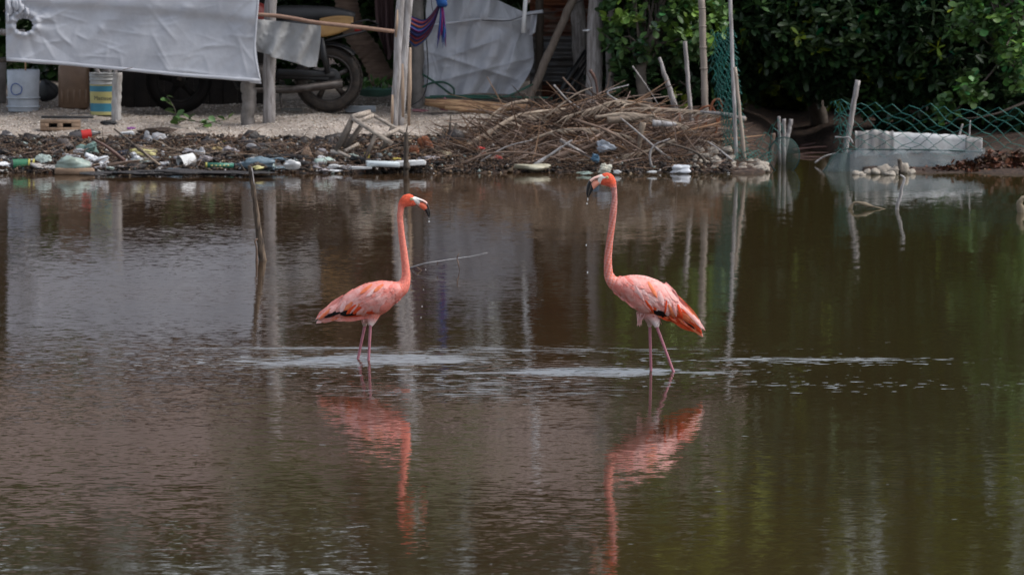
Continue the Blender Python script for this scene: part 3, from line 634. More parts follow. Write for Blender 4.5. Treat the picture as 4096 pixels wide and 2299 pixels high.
S2 = dict(d=d2, T=T2, T2=H2, H_inv=H2i, face=-1, seed=5, foot=(720,1322), color=col2,
  head=[((870,240),(820,610)),((960,200),(930,650)),((1060,185),(1060,680)),((1170,205),(1140,705)),((1270,270),(1180,750)),((1340,360),(1200,800)),((1390,480),(1215,860)),((1410,600),(1225,920)),((1420,750),(1235,990)),((1435,920),(1245,1080)),((1445,1100),(1250,1180)),((1450,1300),(1245,1300))],
  headlat=[.015,.020,.0235,.0245,.023,.020,.017,.0155,.015,.015,.015,.0155],
  body=[((433,220),(398,220)),((430,300),(385,300)),((417,400),(375,400)),((405,500),(361,500)),((398,600),(348,600)),((402,672),(346,685)),((410,700),(350,722)),((427,717),(362,757)),((457,718),(385,792)),((505,708),(430,830)),((560,706),(478,862)),((620,714),(522,905)),((680,735),(568,942)),((735,765),(622,962)),((785,805),(690,973)),((830,850),(760,978)),((865,888),(820,990)),((905,925),(862,1008)),((942,965),(905,1038)),((968,1005),(940,1062)),((982,1040),(966,1082))],
  bodylat=[None,None,None,None,None,None,.030,.042,.056,.072,.086,.094,.094,.086,.074,.062,.050,.038,.027,.017,.009],
  thighs=[([(620,900),(628,965),(640,1010),(643,1042)],[.05,.034,.018,.0115],.035),([(640,900),(665,965),(680,1010),(688,1042)],[.055,.042,.024,.0125],-.035)],
  legs=[([(643,1036),(650,1318)],.035,None),([(687,1038),(790,1318)],-.035,None)],
  bu=([(850,246),(740,285),(600,340),(500,400),(430,460),(375,550),(335,680),(312,850),(318,980),(350,1090)],[(870,460),(750,447),(640,455),(556,490),(500,552),(478,620),(458,700),(430,800),(400,930),(368,1092)],[.0145,.0135,.0128,.0122,.0115,.0105,.0092,.0075,.0055,.002]),
  bl=([(870,474),(750,461),(648,470),(568,503),(515,565),(490,630),(470,706),(442,803),(410,932),(374,1094)],[(830,600),(760,640),(690,700),(635,745),(585,785),(555,830),(515,900),(475,970),(430,1035),(384,1096)],[.0125,.0125,.0125,.012,.0115,.0105,.009,.0075,.0055,.002]),
  bf=([(1050,300),(960,262),(880,248),(800,268),(740,292)],[(1060,410),(960,500),(880,560),(800,610),(740,625)],[.0228,.0205,.0165,.0140,.0128]),
  nostril=[(620,412),(700,398),(780,382)], nosy=[.0128,.0134,.0138], eye=(1072,348), eyey=.0225, ucol=ucol2, lcol=lcol2,
  wing=[((440,722),(400,790)),((500,712),(450,840)),((570,710),(520,890)),((650,724),(590,930)),((720,758),(660,955)),((785,805),(730,970)),((845,866),(800,985)),((905,925),(865,1010)),((975,1025),(960,1080))],
  fcol=fc2,
  accent=[((650,925),(742,976),17,19,'black'),((690,930),(762,968),16,19,'black'),((850,1000),(935,1052),10,19,'black'),((612,862),(668,948),11,21,'deep'),((600,880),(650,940),10,22,'pink'),((748,862),(736,955),8,22,'deep'),((760,890),(800,985),14,16,'orange'),((820,890),(850,990),14,16,'deep'),((790,880),(812,975),12,17,'pale'),((690,900),(695,950),22,12,'white'),((745,920),(758,968),16,23,'white'),((700,800),(725,900),20,16,'white'),((740,760),(830,880),26,16,'pale'),((550,770),(605,870),14,17,'white'),((630,745),(690,850),14,17,'orange'),((470,760),(530,840),34,17,'pink'),((500,820),(590,900),32,17,'pink'),((540,880),(640,945),30,16,'pale'),((620,930),(720,975),30,5,'pink')],
  tail=[((860,910),(985,1050),22,10,'orange'),((830,880),(998,1062),14,12,'pale'),((850,960),(984,1104),22,6,'orange'),((880,970),(980,1085),20,7,'deep'),((840,950),(960,1075),22,5,'deep'),((920,960),(1000,1066),10,13,'white'),((930,1040),(984,1104),16,4,'pale'),((800,960),(900,1030),26,5,'orange'),((930,1000),(992,1060),9,14,'white')],
  tuft=[((590,950),(572,1025),60,9),((600,960),(580,985),30,8),((650,985),(648,1020),22,9),((690,985),(690,1020),30,12)])
flamingo(S1, 'bright pink flamingo facing right, wading beside the thin floating branch', 'flamingos wading in the pond')
flamingo(S2, 'larger flamingo with orange tail facing left, greyish mottled neck, dripping bill', 'flamingos wading in the pond')
# falling drops
M_drop = mat('water_drop', (.75,.78,.80), rough=.05, bump=0, spec=.8)
def drop(px, py, d, w, h, lab, shaft=None):
    m = MB(); c = P(px, py, d); m.blob(c, (w/680, w/680, h/680), 10, 8, .05)
    if shaft: m.tube([P(*shaft[0], d), P(*shaft[1], d)], [.0012, .003], 6)
    solo('water_drop', m, M_drop, lab, 'water drop', 'drops falling from the flamingo bills')
drop(1716, 887, d1, 3.2, 3.4, 'round drop just under the bill of the left flamingo'); drop(1716, 876, d1, 1.3, 1.7, 'tiny drop between left bill tip and round drop')
drop(2348, 815, d2, 3, 3.6, 'small drop below the bill of the right flamingo', None); drop(2351, 798, d2, 2.2, 6.5, 'long drip hanging from the right flamingo bill tip')
drop(2345, 981, d2, 2.4, 4.2, 'drop in mid air level with the middle of the right neck'); drop(2350, 1090, d2, 2.4, 4.4, 'drop in mid air level with the base of the right neck')
drop(1703, 1078, d1, 1.5, 3.2, 'drop in mid air just right of the left neck base'); drop(1694, 1158, d1, 1.5, 3.2, 'drop falling level with the left flamingo breast'); drop(1688, 1226, d1, 1.4, 3.6, 'drop falling level with the left flamingo belly'); drop(1684, 1270, d1, 1.4, 3.6, 'lowest drop falling beside the left flamingo')
# ================================================================ POSTS AND STAKES
def post(name, top, bot, w, m, label, cat='post', d=None, wt=None, group=None, n=10, jit=.06, extra=None, wob=.15, z0=None):
    """top/bot in photo px; bot is on the ground; w = width px at base"""
    g = G(*bot) if d is None else P(bot[0], bot[1], d); d_ = g.y; sc = F/d_
    t = P(top[0], top[1], d_); r0 = w/sc/2; r1 = (wt or w)/sc/2; pts = []; rad = []
    N_ = 14
    for i in range(N_+1):
        k = i/N_; p = g.lerp(t, k) + Vector((R.uniform(-wob, wob)*r0, R.uniform(-wob, wob)*r0, 0)); pts.append(p); rad.append(lin(r0, r1, k)*R.uniform(.96, 1.04))
    pts[0] = g - (t-g).normalized()*.15
    mb = MB(); mb.tube(pts, rad, n, jit=jit)
    if extra: extra(mb, g, t)
    return solo(name, mb, m, label, cat, group, base=g)
post('wooden_post', (1091,-330), (1075,492), 50, M_grey, 'knotty grey tree trunk post right of the big white tarp', wt=50)
post('concrete_post', (995,318), (993,500), 57, M_conc, 'short square grey concrete post under the tarp corner with a chipped base', n=4)
# split white post with slabs
g = G(1592, 503); d_ = g.y; rt = thing('tall_post', g, 'tall bleached split trunk post right of the motorcycle', 'post')
for px0, px1, w0_, w1_, off in ((1570,1605,34,38,0), (1598,1632,36,40,.03)):
    mb = MB(); a = P(px0, 505, d_); a.z = gz(a.x, a.y)-.1; b_ = P(px1+26, -460, d_); pts = [a.lerp(b_, i/12)+Vector((R.uniform(-.008,.008), off, 0)) for i in range(13)]
    mb.tube(pts, [lin(w0_, w1_, i/12)/446*.46 for i in range(13)], 10, jit=.12, flat=.8); part('trunk', mb, M_pale, rt)
for x0, y0, x1, y1, w in ((1610,255,1612,470,9), (1570,380,1568,500,8), (1590,40,1583,150,7), (1640,190,1635,510,10)):
    mb = MB(); mb.tube([P(x0, y0, d_-.09), P((x0+x1)/2, (y0+y1)/2, d_-.1), P(x1, y1, d_-.09)], [w/900, w/560, w/900], 6, flat=.4, jit=.2); part('splinter', mb, mat('tan_split_wood', (.42,.31,.22), (.27,.19,.14), rough=.85, stretch=(9,9,1.5), bump=.5), rt)
post('support_post', (1672,-250), (1666,432), 54, M_conc, 'square grey concrete column just right of the bleached split post', n=4, jit=.02)
post('support_post', (2318,-60), (2100,432), 34, M_brown if False else mat('grey_brown_pole', (.22,.18,.145), (.13,.10,.08), rough=.85, stretch=(8,8,1.5), bump=.6), 'long grey brown pole leaning in front of the tin wall', d=61.6)
post('support_post', (2160,-40), (2153,420), 33, M_dwood, 'dark upright post at the right edge of the loose white sheet', d=62.2)
post('support_post', (2415,-520), (2370,412), 66, M_grey, 'thick smooth grey trunk post at the left edge of the leafy bush', d=61.4, wt=58)
post('support_post', (2448,-350), (2440,400), 34, M_grey, 'thin grey post half hidden right behind the thick grey trunk post', d=62.0)
post('support_post', (2300,-60), (2330,330), 60, M_grey, 'broad grey plank leaning behind the black pipes at the tin wall', d=62.3, n=6)
post('white_pole', (2152,-620), (2098,66), 17, M_white, 'slim white pole sticking up from the loose white sheet', 'pole', d=61.3)
# rail
mb = MB(); pts = bez([P(1000,58,60.34), P(1120,66,60.32), P(1270,92,60.3), P(1420,108,60.3), P(1578,127,60.3)], 16)
mb.tube(pts, [.018]*17, 8, jit=.08); solo('rail', mb, mat('red_brown_pole', (.30,.19,.135), (.19,.11,.08), rough=.8, bump=.5), 'red brown pole spanning level from the big tarp to the bleached post', 'pole')
mb = MB(); mb.tube([P(0,128,61.4), P(30,132,61.4)], [.03]*2, 4); mb.box(P(12,130,61.45), (.4,.02,.05)); 
solo('bench_board', mb, M_grey, 'pale grey board behind the left edge of the big tarp', 'board')
post('stake', (2637,231), (2734,528), 34, M_grey, 'grey stake leaning left with a sharp pointed tip above the brush pile', wt=12, n=8, d=59.9)
post('stake', (2739,166), (2771,546), 17, M_grey, 'straight square grey stake between the pointed stake and the bamboo', n=4, d=59.8)
def nodes(mb, g, t):
    for k in (.12, .28, .44, .6, .76, .9):
        p = g.lerp(t, k); mb.tube([p-(t-g).normalized()*.006, p+(t-g).normalized()*.006], [.034]*2, 10)
post('bamboo_stake', (2806,-20), (2822,505), 27, mat('bamboo', (.30,.25,.21), (.20,.165,.14), rough=.6, stretch=(6,6,1), bump=.3), 'thick bamboo stake with ringed joints behind the hanging branch leaves', d=60.2, extra=nodes, jit=.02)
post('net_pole', (2914,-160), (2944,597), 15, M_pale, 'tall slim pale pole standing inside the bundled green net', 'pole', d=58.82, wt=15)
post('net_pole', (2940,270), (2980,640), 14, mat('bamboo_thin', (.40,.33,.27), (.27,.21,.17), rough=.6, stretch=(6,6,1), bump=.3), 'shorter tan pole crossing in front of the bundled green net', 'pole', d=58.75)
post('stake', (3116,466), (3118,600), 12, M_pale, 'left short pale stake behind the dark hoop net', d=59.8); post('stake', (3136,476), (3135,610), 16, M_grey, 'thicker middle stub of the short stakes behind the hoop net', d=59.7)
post('stake', (3165,477), (3148,562), 17, M_grey, 'short slanting stub right of the hoop net stakes', d=59.9, n=6); post('stake', (3092,534), (3080,640), 20, M_brown, 'brown stub wrapped behind the left side of the hoop net', d=59.6)
post('stake', (3432,322), (3380,608), 24, M_grey, 'leaning grey square stake at the left end of the green wire fence', d=59.1, n=4, wt=21)
post('stake', (3881,482), (3874,600), 9, M_pale, 'thin pale pointed stake behind the right end of the white foam slab', d=59.5, wt=5); post('stake', (3850,496), (3832,560), 9, M_grey, 'short forked grey twig stake just left of the pale pointed stake', d=59.6)
post('plank_stub', (470,292), (463,482), 42, M_grey if False else mat('whitewashed_plank', (.50,.48,.46), (.33,.30,.28), rough=.85, scale=6, stretch=(7,7,1.5), bump=.6, contrast=1.4), 'whitewashed wooden plank standing in front of the labelled bucket', 'post', n=4, wt=36)

# ================================================================ TARPS
def wrinkle(seed, n=14, amp=.02):
    rr = random.Random(seed); ws = [(rr.uniform(2, 16), rr.uniform(-3, 9), rr.uniform(0, 6.3), rr.uniform(.3, 1)) for _ in range(n)]
    cre = [(rr.uniform(0,1), rr.uniform(0,1), rr.uniform(0, 3.14), rr.uniform(.05,.28), rr.uniform(.003,.011)) for _ in range(110)]
    def f(u, v):
        s = 0
        for a, b, p, k in ws: s += k*math.sin(a*u*3+b*v*2+p)/math.hypot(a, b)
        s *= amp*2
        for cu, cv, an, ln, am in cre:
            du, dv = (u-cu)*2, v-cv; x = du*math.cos(an)+dv*math.sin(an); y = -du*math.sin(an)+dv*math.cos(an)
            if abs(x) < ln: s += am*math.exp(-abs(y)/.016)*math.cos(x/ln*1.57)
        return s
    return f
def cloth(name, outline_fn, d, m, label, cat, nu, nv, amp, seed, root=None, thick=.004, hole=None, extra=None, base=None):
    wf = wrinkle(seed, amp=amp)
    def fn(u, v):
        x, y = outline_fn(u, v); dd = d(u, v) if callable(d) else d
        return P(x, y, dd - wf(u, v) - (extra(u, v) if extra else 0))
    mb = MB(); mb.grid(fn, nu, nv)
    if hole:
        mb.f = [f for f in mb.f if not hole(sum((mb.v[i] for i in f), Vector())/len(f))]
    if root: return part(name, mb, m, root)
    return solo(name, mb, m, label, cat)
tb = thing('white_tarp', (P(530,290,60.3)), 'huge wrinkled white tarp hung across the left side with a knotted hole', 'tarp')
def tarp1(u, v):
    lx_ = lin(20, 25, v); rx = 1040 - 22*math.sin(math.pi*min(1, v*1.0)) + (6*v)
    x = lin(lx_, rx, u); yt = -95+6*math.sin(u*9); yb = 240 + 85*u + 5*math.sin(u*14)+ (0 if u < .95 else 6)
    return x, lin(yt, yb, v)
hc = (97, 96)
def pxy(v): return pxof(v)
def inhole(c):
    s = pxy(c); return ((s[0]-hc[0])/34)**2 + ((s[1]-hc[1]-6)/27)**2 < 1
def fold1(u, v):
    e = 0.0
    vv = v - .30 - .12*u; e += .045/(1+math.exp(vv*60)) * (1 if u > .12 else u/.12)     # doubled-over band at the top
    x, y = tarp1(u, v); r = math.hypot((x-hc[0])/1.15, y-hc[1]); e += .035*math.exp(-((r-45)/12)**2)
    a = math.atan2(y-hc[1], x-hc[0]); e += .03*math.exp(-r/140)*abs(math.sin(a*5))
    return e
cloth('sheet', tarp1, 60.3, M_tarp, '', '', 190, 84, .03, 11, root=tb, hole=inhole, extra=fold1)
mb = MB(); mb.tube(bez([P(26,238,60.27), P(200,250,60.26), P(480,276,60.25), P(760,302,60.25), P(1040,322,60.26)], 30), [.016]*31, 8, jit=.12, flat=.5); part('hem', mb, M_tarp, tb)
mb = MB(); mb.tube(bez([P(1036,-60,60.27), P(1024,100,60.26), P(1018,200,60.26), P(1028,270,60.26), P(1040,322,60.26)], 20), [.011]*21, 8, jit=.1, flat=.5); part('hem', mb, M_tarp, tb)
mb = MB()
for i in range(0):
    a = P(28+i*9, 12+R.uniform(-10,10), 60.27); b_ = P(48+i*9.5, 70+R.uniform(-22,8), 60.22); mb.tube(bez([a, a.lerp(b_, .5)+Vector((R.uniform(-.02,.02), -.02, .01)), b_], 6), [.006,.010,.013,.014,.012,.008,.004], 8, jit=.12)

for i, (x, y, w, h) in enumerate(((38,30,26,60),(60,22,26,64),(84,34,26,58),(106,48,18,44),(30,70,14,34))): mb.blob(P(x, y, 60.25), (w/900, .03, h/900), 18, 14, .28, 4, 60+i)
part('knot', mb, M_tarp, tb)
mb = MB(); mb.tube([P(491,280,60.2), P(512,275,60.2), P(530,271,60.2)], [.003]*3, 5); solo('pin_stick', mb, M_brown, 'tiny twig pinning the lower hem of the big tarp', 'twig')
def tarpb(u, v):   # loose sheet
    ang = v
    lx_ = lin(1712, 1700, v) - 12*math.sin(v*3); xr = 2122 + 14*math.sin(v*2.4) - 105*max(0, v-.55)**1.5*2.2
    x = lin(lx_, xr, u); yt = -40 + (105*max(0, (x-1900)/230) if x > 1900 else 0) - 0*u; yt = min(yt, 66) if x > 1900 else -40
    yb = 386 + 5*math.sin(u*8); yb -= 14*u
    return x, lin(yt, yb, v)
tb2 = thing('white_sheet', P(1900,385,61.9), 'loose creased white plastic sheet hung beside the colourful hammock', 'tarp')
def fold2(u, v):
    e = .05/(1+math.exp((v-.36+.16*u)*50)) + .09*math.sin(math.pi*min(1, v))*math.sin(math.pi*u); x, y = tarpb(u, v)
    e += .03*math.exp(-abs((x-2045)-(y-230)*-.35)/14) + .035*math.exp(-abs((y-250)-(x-1850)*.32)/16) + .03*math.exp(-abs((y-300)+(x-1850)*.25)/14) + .03*math.exp(-abs((y-190)-(x-1900)*-.35)/13)*(x<2000)
    return e
cloth('sheet', tarpb, 61.85, M_tarp, '', '', 150, 100, .085, 23, root=tb2, extra=fold2)
mb = MB(); mb.tube(bez([P(1700,105,61.72), P(1800,92,61.68), P(1930,76,61.66), P(2060,80,61.68), P(2110,56,61.7), P(2171,47,61.66)], 24), [.012]*18+[.017]*7, 8, jit=.15); part('rolled_edge', mb, M_tarp, tb2)
mb = MB(); mb.grid(lambda u, v: P(lin(2124, 2150, u)-8*v, lin(60, 150, v)-20*u, 61.7-.03*math.sin(u*6+v*4)), 6, 10, thick=(0,.003,0)); part('torn_flap', mb, M_tarp, tb2)
def grayc(u, v):
    x = lin(1020, 1284, u) - (18*v*v*u); yt = 76+28*u; yb = 222 + 60*u**1.6 if u < .86 else 222+60*.79-(u-.86)*10
    if u < .25: yb = 205+u*60
    return x, lin(yt, yb, v)
cloth('grey_cloth', grayc, 60.38, M_cloth, 'grey cloth draped over the rail in front of the motorcycle', 'cloth', 46, 24, .03, 31, extra=lambda u, v: .03*math.sin(u*19+v*3)*(1-v*.4))
mb = MB(); mb.grid(lambda u, v: P(1497+78*u+(v*v)*(18-14*u)+(0 if v < .75 else (v-.75)*60*(1-u)), -60+(v*(240 + 60*math.sin(u*3.1))), 62.3-.05*math.sin(u*13)*(.5+v)), 16, 24)
solo('hanging_cloth', mb, mat('dull_mauve_cloth', (.12,.075,.08), (.07,.035,.035), rough=.9, scale=5, stretch=(6,6,.6), bump=.4), 'dull mauve red cloth hanging left of the bleached post', 'cloth')
# hammock
hm = thing('hammock', P(1700,185,60.9), 'blue and red striped hammock bunched beside the bleached post', 'hammock')
cols_h = [(.012,.018,.09),(.16,.02,.03),(.015,.02,.10),(.22,.05,.02),(.01,.07,.22),(.10,.015,.10),(.01,.015,.07)]
M_ham = mat('hammock_weave', (1,1,1), (.7,.7,.7), rough=.9, scale=30, bump=.6, bscale=60, tint=True)
mb = MB()
def hamf(u, v): # v 0..1 along sag from left post to right knot
    top = bez([(1600,40,0),(1650,66,0),(1700,78,0),(1745,30,0),(1764,-8,0)], 40)[int(v*40)]; bot = bez([(1600,120,0),(1640,172,0),(1668,186,0),(1725,130,0),(1772,-6,0)], 40)[int(v*40)]
    return P(lin(top.x, bot.x, u), lin(top.y, bot.y, u), 60.75-.09*math.sin(math.pi*u)+.012*math.sin(u*40))
mb.grid(hamf, 36, 40)
for i in range(len(mb.v)): mb.t[i] = cols_h[(i % 37)//3 % len(cols_h)]
part('hammock_bed', mb, M_ham, hm)
mb = MB()
for i in range(26):
    x = R.uniform(-13, 13); l_ = R.uniform(130, 195); mb.tube(bez([P(1766+x*.2, 0, 60.7), P(1768+x*.7, l_*.5, 60.68+R.uniform(-.03,.03)), P(1766+x*1.4, l_, 60.68+R.uniform(-.04,.04))], 5), [.006,.006,.006,.005,.005,.002], 5, tint=R.choice([(.01,.05,.22),(.16,.01,.12),(.22,.02,.10),(.01,.08,.25)]))
part('tassel', mb, M_ham, hm)
mb = MB(); mb.blob(P(1766,4,60.68), (.05,.04,.05), 12, 9, .2, 3, 2, tint=(.01,.07,.25)); mb.tube([P(1766,0,60.7), P(1770,-160,60.7)], [.02,.014], 6, tint=(.01,.06,.2)); part('knot', mb, M_ham, hm)

# ================================================================ MOTORCYCLE
mc = thing('motorcycle', P(1000,452,61.1), 'muddy old motorcycle with yellow side panel parked behind the grey cloth', 'motorcycle')
MD = 61.15
def wheel(cx, cy, r, name):
    c = P(cx, cy, MD); rr_ = r/445; m_ = MB()
    prof = []
    for k in range(13): a = 2*math.pi*k/12; prof.append((rr_-.052+.052*math.cos(a)*1.0, .048*math.sin(a)))
    m_.lathe(c, prof, 56, axis='Y'); ty = part('tyre', m_, M_rubber, mc)
    m_ = MB()
    for k in range(46):
        for sy in (-1, 1):
            a = 2*math.pi*(k+.25*sy)/46; p = c+Vector((math.cos(a)*(rr_+.002), sy*.021, math.sin(a)*(rr_+.002))); m_.box(p, (.016,.03,.022), Matrix.Rotation(-a, 3, 'Y'))
    part('tread', m_, M_rubber, ty, smooth=False, kind='stuff')
    m_ = MB(); ri = rr_-.098; m_.lathe(c, [(ri,-.034),(ri+.02,-.036),(ri+.024,-.02),(ri+.01,0),(ri+.024,.02),(ri+.02,.036),(ri,.034),(ri-.012,.01),(ri-.012,-.01),(ri,-.034)], 48, axis='Y')
    rim = part('rim', m_, M_metal, mc)
    for k in range(5):
        a = 2*math.pi*k/5+.45; dv = Vector((math.cos(a),0,math.sin(a))); sv = Vector((-math.sin(a),0,math.cos(a)))
        m_ = MB(); m_.tube([c+dv*.04, c+dv*.11, c+dv*(ri-.005)], [.034,.022,.028], 6, flat=.45); part('spoke', m_, M_metal, rim)
    m_ = MB(); m_.lathe(c, [(.0,-.075),(.045,-.075),(.062,-.06),(.066,.0),(.062,.06),(.045,.075),(0,.075)], 24, axis='Y'); part('hub', m_, M_metal, mc); return c
cr_ = wheel(1315, 316, 133, 'rear'); RUB = M_rubber; M_rubber = mat('shaded_tyre_rubber', (.008,.007,.007), (.005,.005,.005), rough=.95, spec=.1); MET = M_metal; M_metal = mat('shaded_metal', (.010,.009,.009), (.006,.006,.006), rough=.9, spec=.1)  # darkened copies of rubber and metal: shade put into the front wheel colour
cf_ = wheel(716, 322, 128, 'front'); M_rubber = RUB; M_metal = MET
def mp(name, fn, m=M_black, lab=None, **k): m_ = MB(); fn(m_); return part(name, m_, m, mc, label=lab, **k)
Pm = lambda x, y, o=0: P(x, y, MD+o)
mp('swingarm', lambda m: [m.tube([Pm(1315,316,s*.11), Pm(1190,306,s*.10), Pm(1090,300,s*.08)], [.022,.028,.03], 8, flat=.7) for s in (-1, 1)])
mp('chain_cover', lambda m: m.tube([Pm(1340,300,-.12), Pm(1240,296,-.12), Pm(1110,288,-.12)], [.028,.034,.03], 8, flat=.3))
mp('sprocket_disc', lambda m: m.lathe(Pm(1322,312,0), [(.0,-.10),(.085,-.10),(.095,-.094),(.085,-.088),(0,-.088)], 28, axis='Y'))
mp('shock_absorber', lambda m: [m.tube([Pm(1312,295,-.13), Pm(1296,225,-.13), Pm(1288,150,-.12)], [.02,.03,.018], 10) or [m.tube([Pm(1310-k*2.2,285-k*12,-.13), Pm(1309-k*2.2,281-k*12,-.13)], [.036]*2, 10) for k in range(10)]])
mp('rear_fender', lambda m: m.grid(lambda u, v: cr_+Vector((0, lin(-.07,.07,u), 0))+Vector((math.cos(lin(.75,2.1,v)), 0, math.sin(lin(.75,2.1,v))))*(.335-.03*abs(u-.5)*2), 6, 14, thick=(0,0,.006)))
mp('side_panel', lambda m: m.grid(lambda u, v: Pm(lin(1278,1408,u)-10*v*(1-u)+6*u, lin(76-12*math.sin(u*2.6),150-42*u*u,v), -.13+.05*u+.02*math.cos(v*3)), 14, 8, thick=(0,.14,0)), M_yellow, 'faded yellow')
mp('side_panel', lambda m: m.grid(lambda u, v: Pm(lin(1090,1285,u), lin(84,150+10*u,v), -.12+.02*math.cos(v*3)), 10, 6, thick=(0,.2,0)), M_black)
mp('seat', lambda m: m.tube(bez([Pm(1090,60), Pm(1200,62), Pm(1310,60), Pm(1420,70)], 10), [.07,.085,.09,.09,.09,.085,.08,.075,.07,.06,.045], 12, flat=.75))
mp('luggage_rack', lambda m: [m.tube([Pm(1405,96,s*.09), Pm(1470,80,s*.09), Pm(1518,98,s*.08), Pm(1440,112,s*.09)], [.009]*4, 6) for s in (-1, 0, 1)] + [m.tube([Pm(x,y,-.09), Pm(x,y,.09)], [.008]*2, 6) for x, y in ((1430,90),(1470,82),(1510,97))])
mp('tail_light', lambda m: m.box(Pm(1432,118), (.06,.12,.05), bev=.012), M_red)
mp('grab_frame', lambda m: [m.tube([Pm(1260,175,s*.10), Pm(1350,150,s*.10), Pm(1440,130,s*.08), Pm(1475,118,s*.05)], [.014]*4, 8) for s in (-1, 1)])
mp('engine', lambda m: [m.box(Pm(1020,300), (.26,.22,.2), bev=.04), m.box(Pm(985,245), (.16,.18,.18), Matrix.Rotation(.4,3,'Y'), bev=.02)] + [m.box(Pm(985-k*3,222+k*8), (.19,.22,.008), Matrix.Rotation(.4,3,'Y')) for k in range(6)] + [m.lathe(Pm(1040,305,-.13), [(0,0),(.075,0),(.08,.02),(.08,.05)], 20, axis='Y')], M_metal)
mp('frame', lambda m: [m.tube([Pm(1290,120,s*.08), Pm(1120,110,s*.07), Pm(900,105,s*.03), Pm(860,100,0)], [.016]*4, 8) for s in (-1,1)] + [m.tube([Pm(860,105), Pm(900,240), Pm(950,350), Pm(1080,350), Pm(1100,200), Pm(1110,120)], [.018]*6, 8)])
mp('fuel_tank', lambda m: m.blob(Pm(975,60), (.26,.13,.13), 18, 12, .04), mat('faded_red_paint', (.22,.03,.025), (.14,.02,.018), rough=.45, bump=.1))
mp('exhaust', lambda m: m.tube([Pm(960,280,-.12), Pm(1000,360,-.14), Pm(1150,362,-.15), Pm(1370,335,-.16)], [.018,.02,.032,.042], 12), M_metal)
mp('front_fork', lambda m: [m.tube([Pm(716,322,s*.09), Pm(770,190,s*.09), Pm(850,-10,s*.09)], [.022,.02,.018], 8) for s in (-1,1)], M_metal)
mp('front_fender', lambda m: m.grid(lambda u, v: cf_+Vector((0, lin(-.07,.07,u), 0))+Vector((math.cos(lin(.3,2.2,v)), 0, math.sin(lin(.3,2.2,v))))*(.33-.03*abs(u-.5)*2), 6, 14, thick=(0,0,.006)))
mp('handlebar', lambda m: m.tube([Pm(880,-40,-.36), Pm(865,-50,-.2), Pm(850,-20,0), Pm(865,-50,.2), Pm(880,-40,.36)], [.012]*5, 8), M_metal)
mp('headlight', lambda m: m.lathe(Pm(800,20), [(0,-.05),(.08,-.05),(.085,0),(.05,.07),(0,.08)], 20, axis='X'))
mp('kickstand', lambda m: m.tube([Pm(1120,350,-.1), Pm(1125,430,-.2)], [.014,.012], 8), M_metal)

# ================================================================ SHACK: roof, tin walls, trees behind
def corr(fn0, nu, nv, amp, thick=.004): pass
rf = thing('tin_roof', Vector((-1.6, 62, 1.9)), 'rusty grey corrugated tin roof of the shack above the tarps', 'roof')
M_roof = mat('roof_tin', (.17,.13,.115), (.10,.07,.06), rough=.75, scale=2.5, stretch=(1,3,1), bump=.2, contrast=1.3, objrand=.12)
for i in range(10):
    x0 = -5.7+i*.78; m_ = MB()
    m_.grid(lambda u, v: Vector((x0+u*.80, 60.9+v*3.4, 2.12+v*1.35+.016*math.sin(u*11*6.283)+ (i % 2)*.006)), 44, 4, thick=(0,0,.003)); part('roof_panel', m_, M_roof, rf)
for yy, zz in ((61.2, 2.16), (63.9, 3.23)): m_ = MB(); m_.tube([Vector((-5.7,yy,zz)), Vector((2.1,yy,zz))], [.045]*2, 8); part('roof_beam', m_, M_dwood, rf)
wl = thing('tin_wall', P(2270,400,62.9), 'horizontal corrugated tin wall, rusty above and grey below, behind the leaning pole', 'wall')
rowsw = [(-520,-120,M_rust),(-120,40,M_rust),(40,150,mat('rust_streaked_tin', (.20,.15,.12), (.16,.045,.02), rough=.8, scale=3, stretch=(2,2,5), bump=.2, contrast=1.8)),(150,255,M_tin),(255,345,M_tin),(345,425,M_rust)]
for k, (ya, yb_, mm) in enumerate(rowsw):
    a = P(2120, yb_, 62.9); b_ = P(2420, ya, 62.9); m_ = MB(); nn = max(1, round((b_.z-a.z)/.075))
    m_.grid(lambda u, v: Vector((lin(a.x, b_.x, u), 62.9+.030*math.sin(v*nn*6.283)-.004*k+.003*math.sin(u*12), lin(a.z-.006, b_.z+.012, v))), 8, nn*8, thick=(0,.003,0)); part('tin_sheet', m_, mm, wl)
bw = thing('shade_board_wall', Vector((-2.9,62.2,.35)), 'added dark board wall standing in for the deep shade behind the big tarp', 'wall')  # added wall; the interior's deep shade is put into its near-black boards
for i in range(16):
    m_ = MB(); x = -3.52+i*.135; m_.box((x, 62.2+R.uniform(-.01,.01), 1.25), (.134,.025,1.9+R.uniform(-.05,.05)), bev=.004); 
    if x < -2.3: part('board', m_, mat('shade_dark_board', (.03,.024,.02), (.014,.011,.01), rough=.9), bw)
M_pipe = mat('black_pipe_plastic', (.016,.016,.018), (.01,.01,.01), rough=.35, bump=0)
for k, (a, b_, lab) in enumerate((((2345,205),(2222,408),'upper black pipe leaning diagonally against the tin wall'), ((2350,245),(2248,414),'lower black pipe leaning diagonally by the thick grey trunk'))):
    m_ = MB(); m_.tube([P(*a, 61.9), P((a[0]+b_[0])/2-6, (a[1]+b_[1])/2, 61.85), P(*b_, 61.75)], [.024]*3, 12); solo('black_pipe', m_, M_pipe, lab, 'pipe')
m_ = MB(); m_.tube([P(2333,123,61.35), P(2358,122,61.3)], [.009]*2, 10); solo('white_pipe', m_, M_white, 'short white pipe stub jutting from the thick grey trunk post', 'pipe')
m_ = MB(); m_.grid(lambda u, v: P(2270+70*u-30*v, 270+v*150, 61.95-.04*math.sin(u*7+v*5)), 10, 14); solo('black_sheet', m_, M_black, 'black plastic sheet slumped under the leaning black pipes', 'plastic sheet')
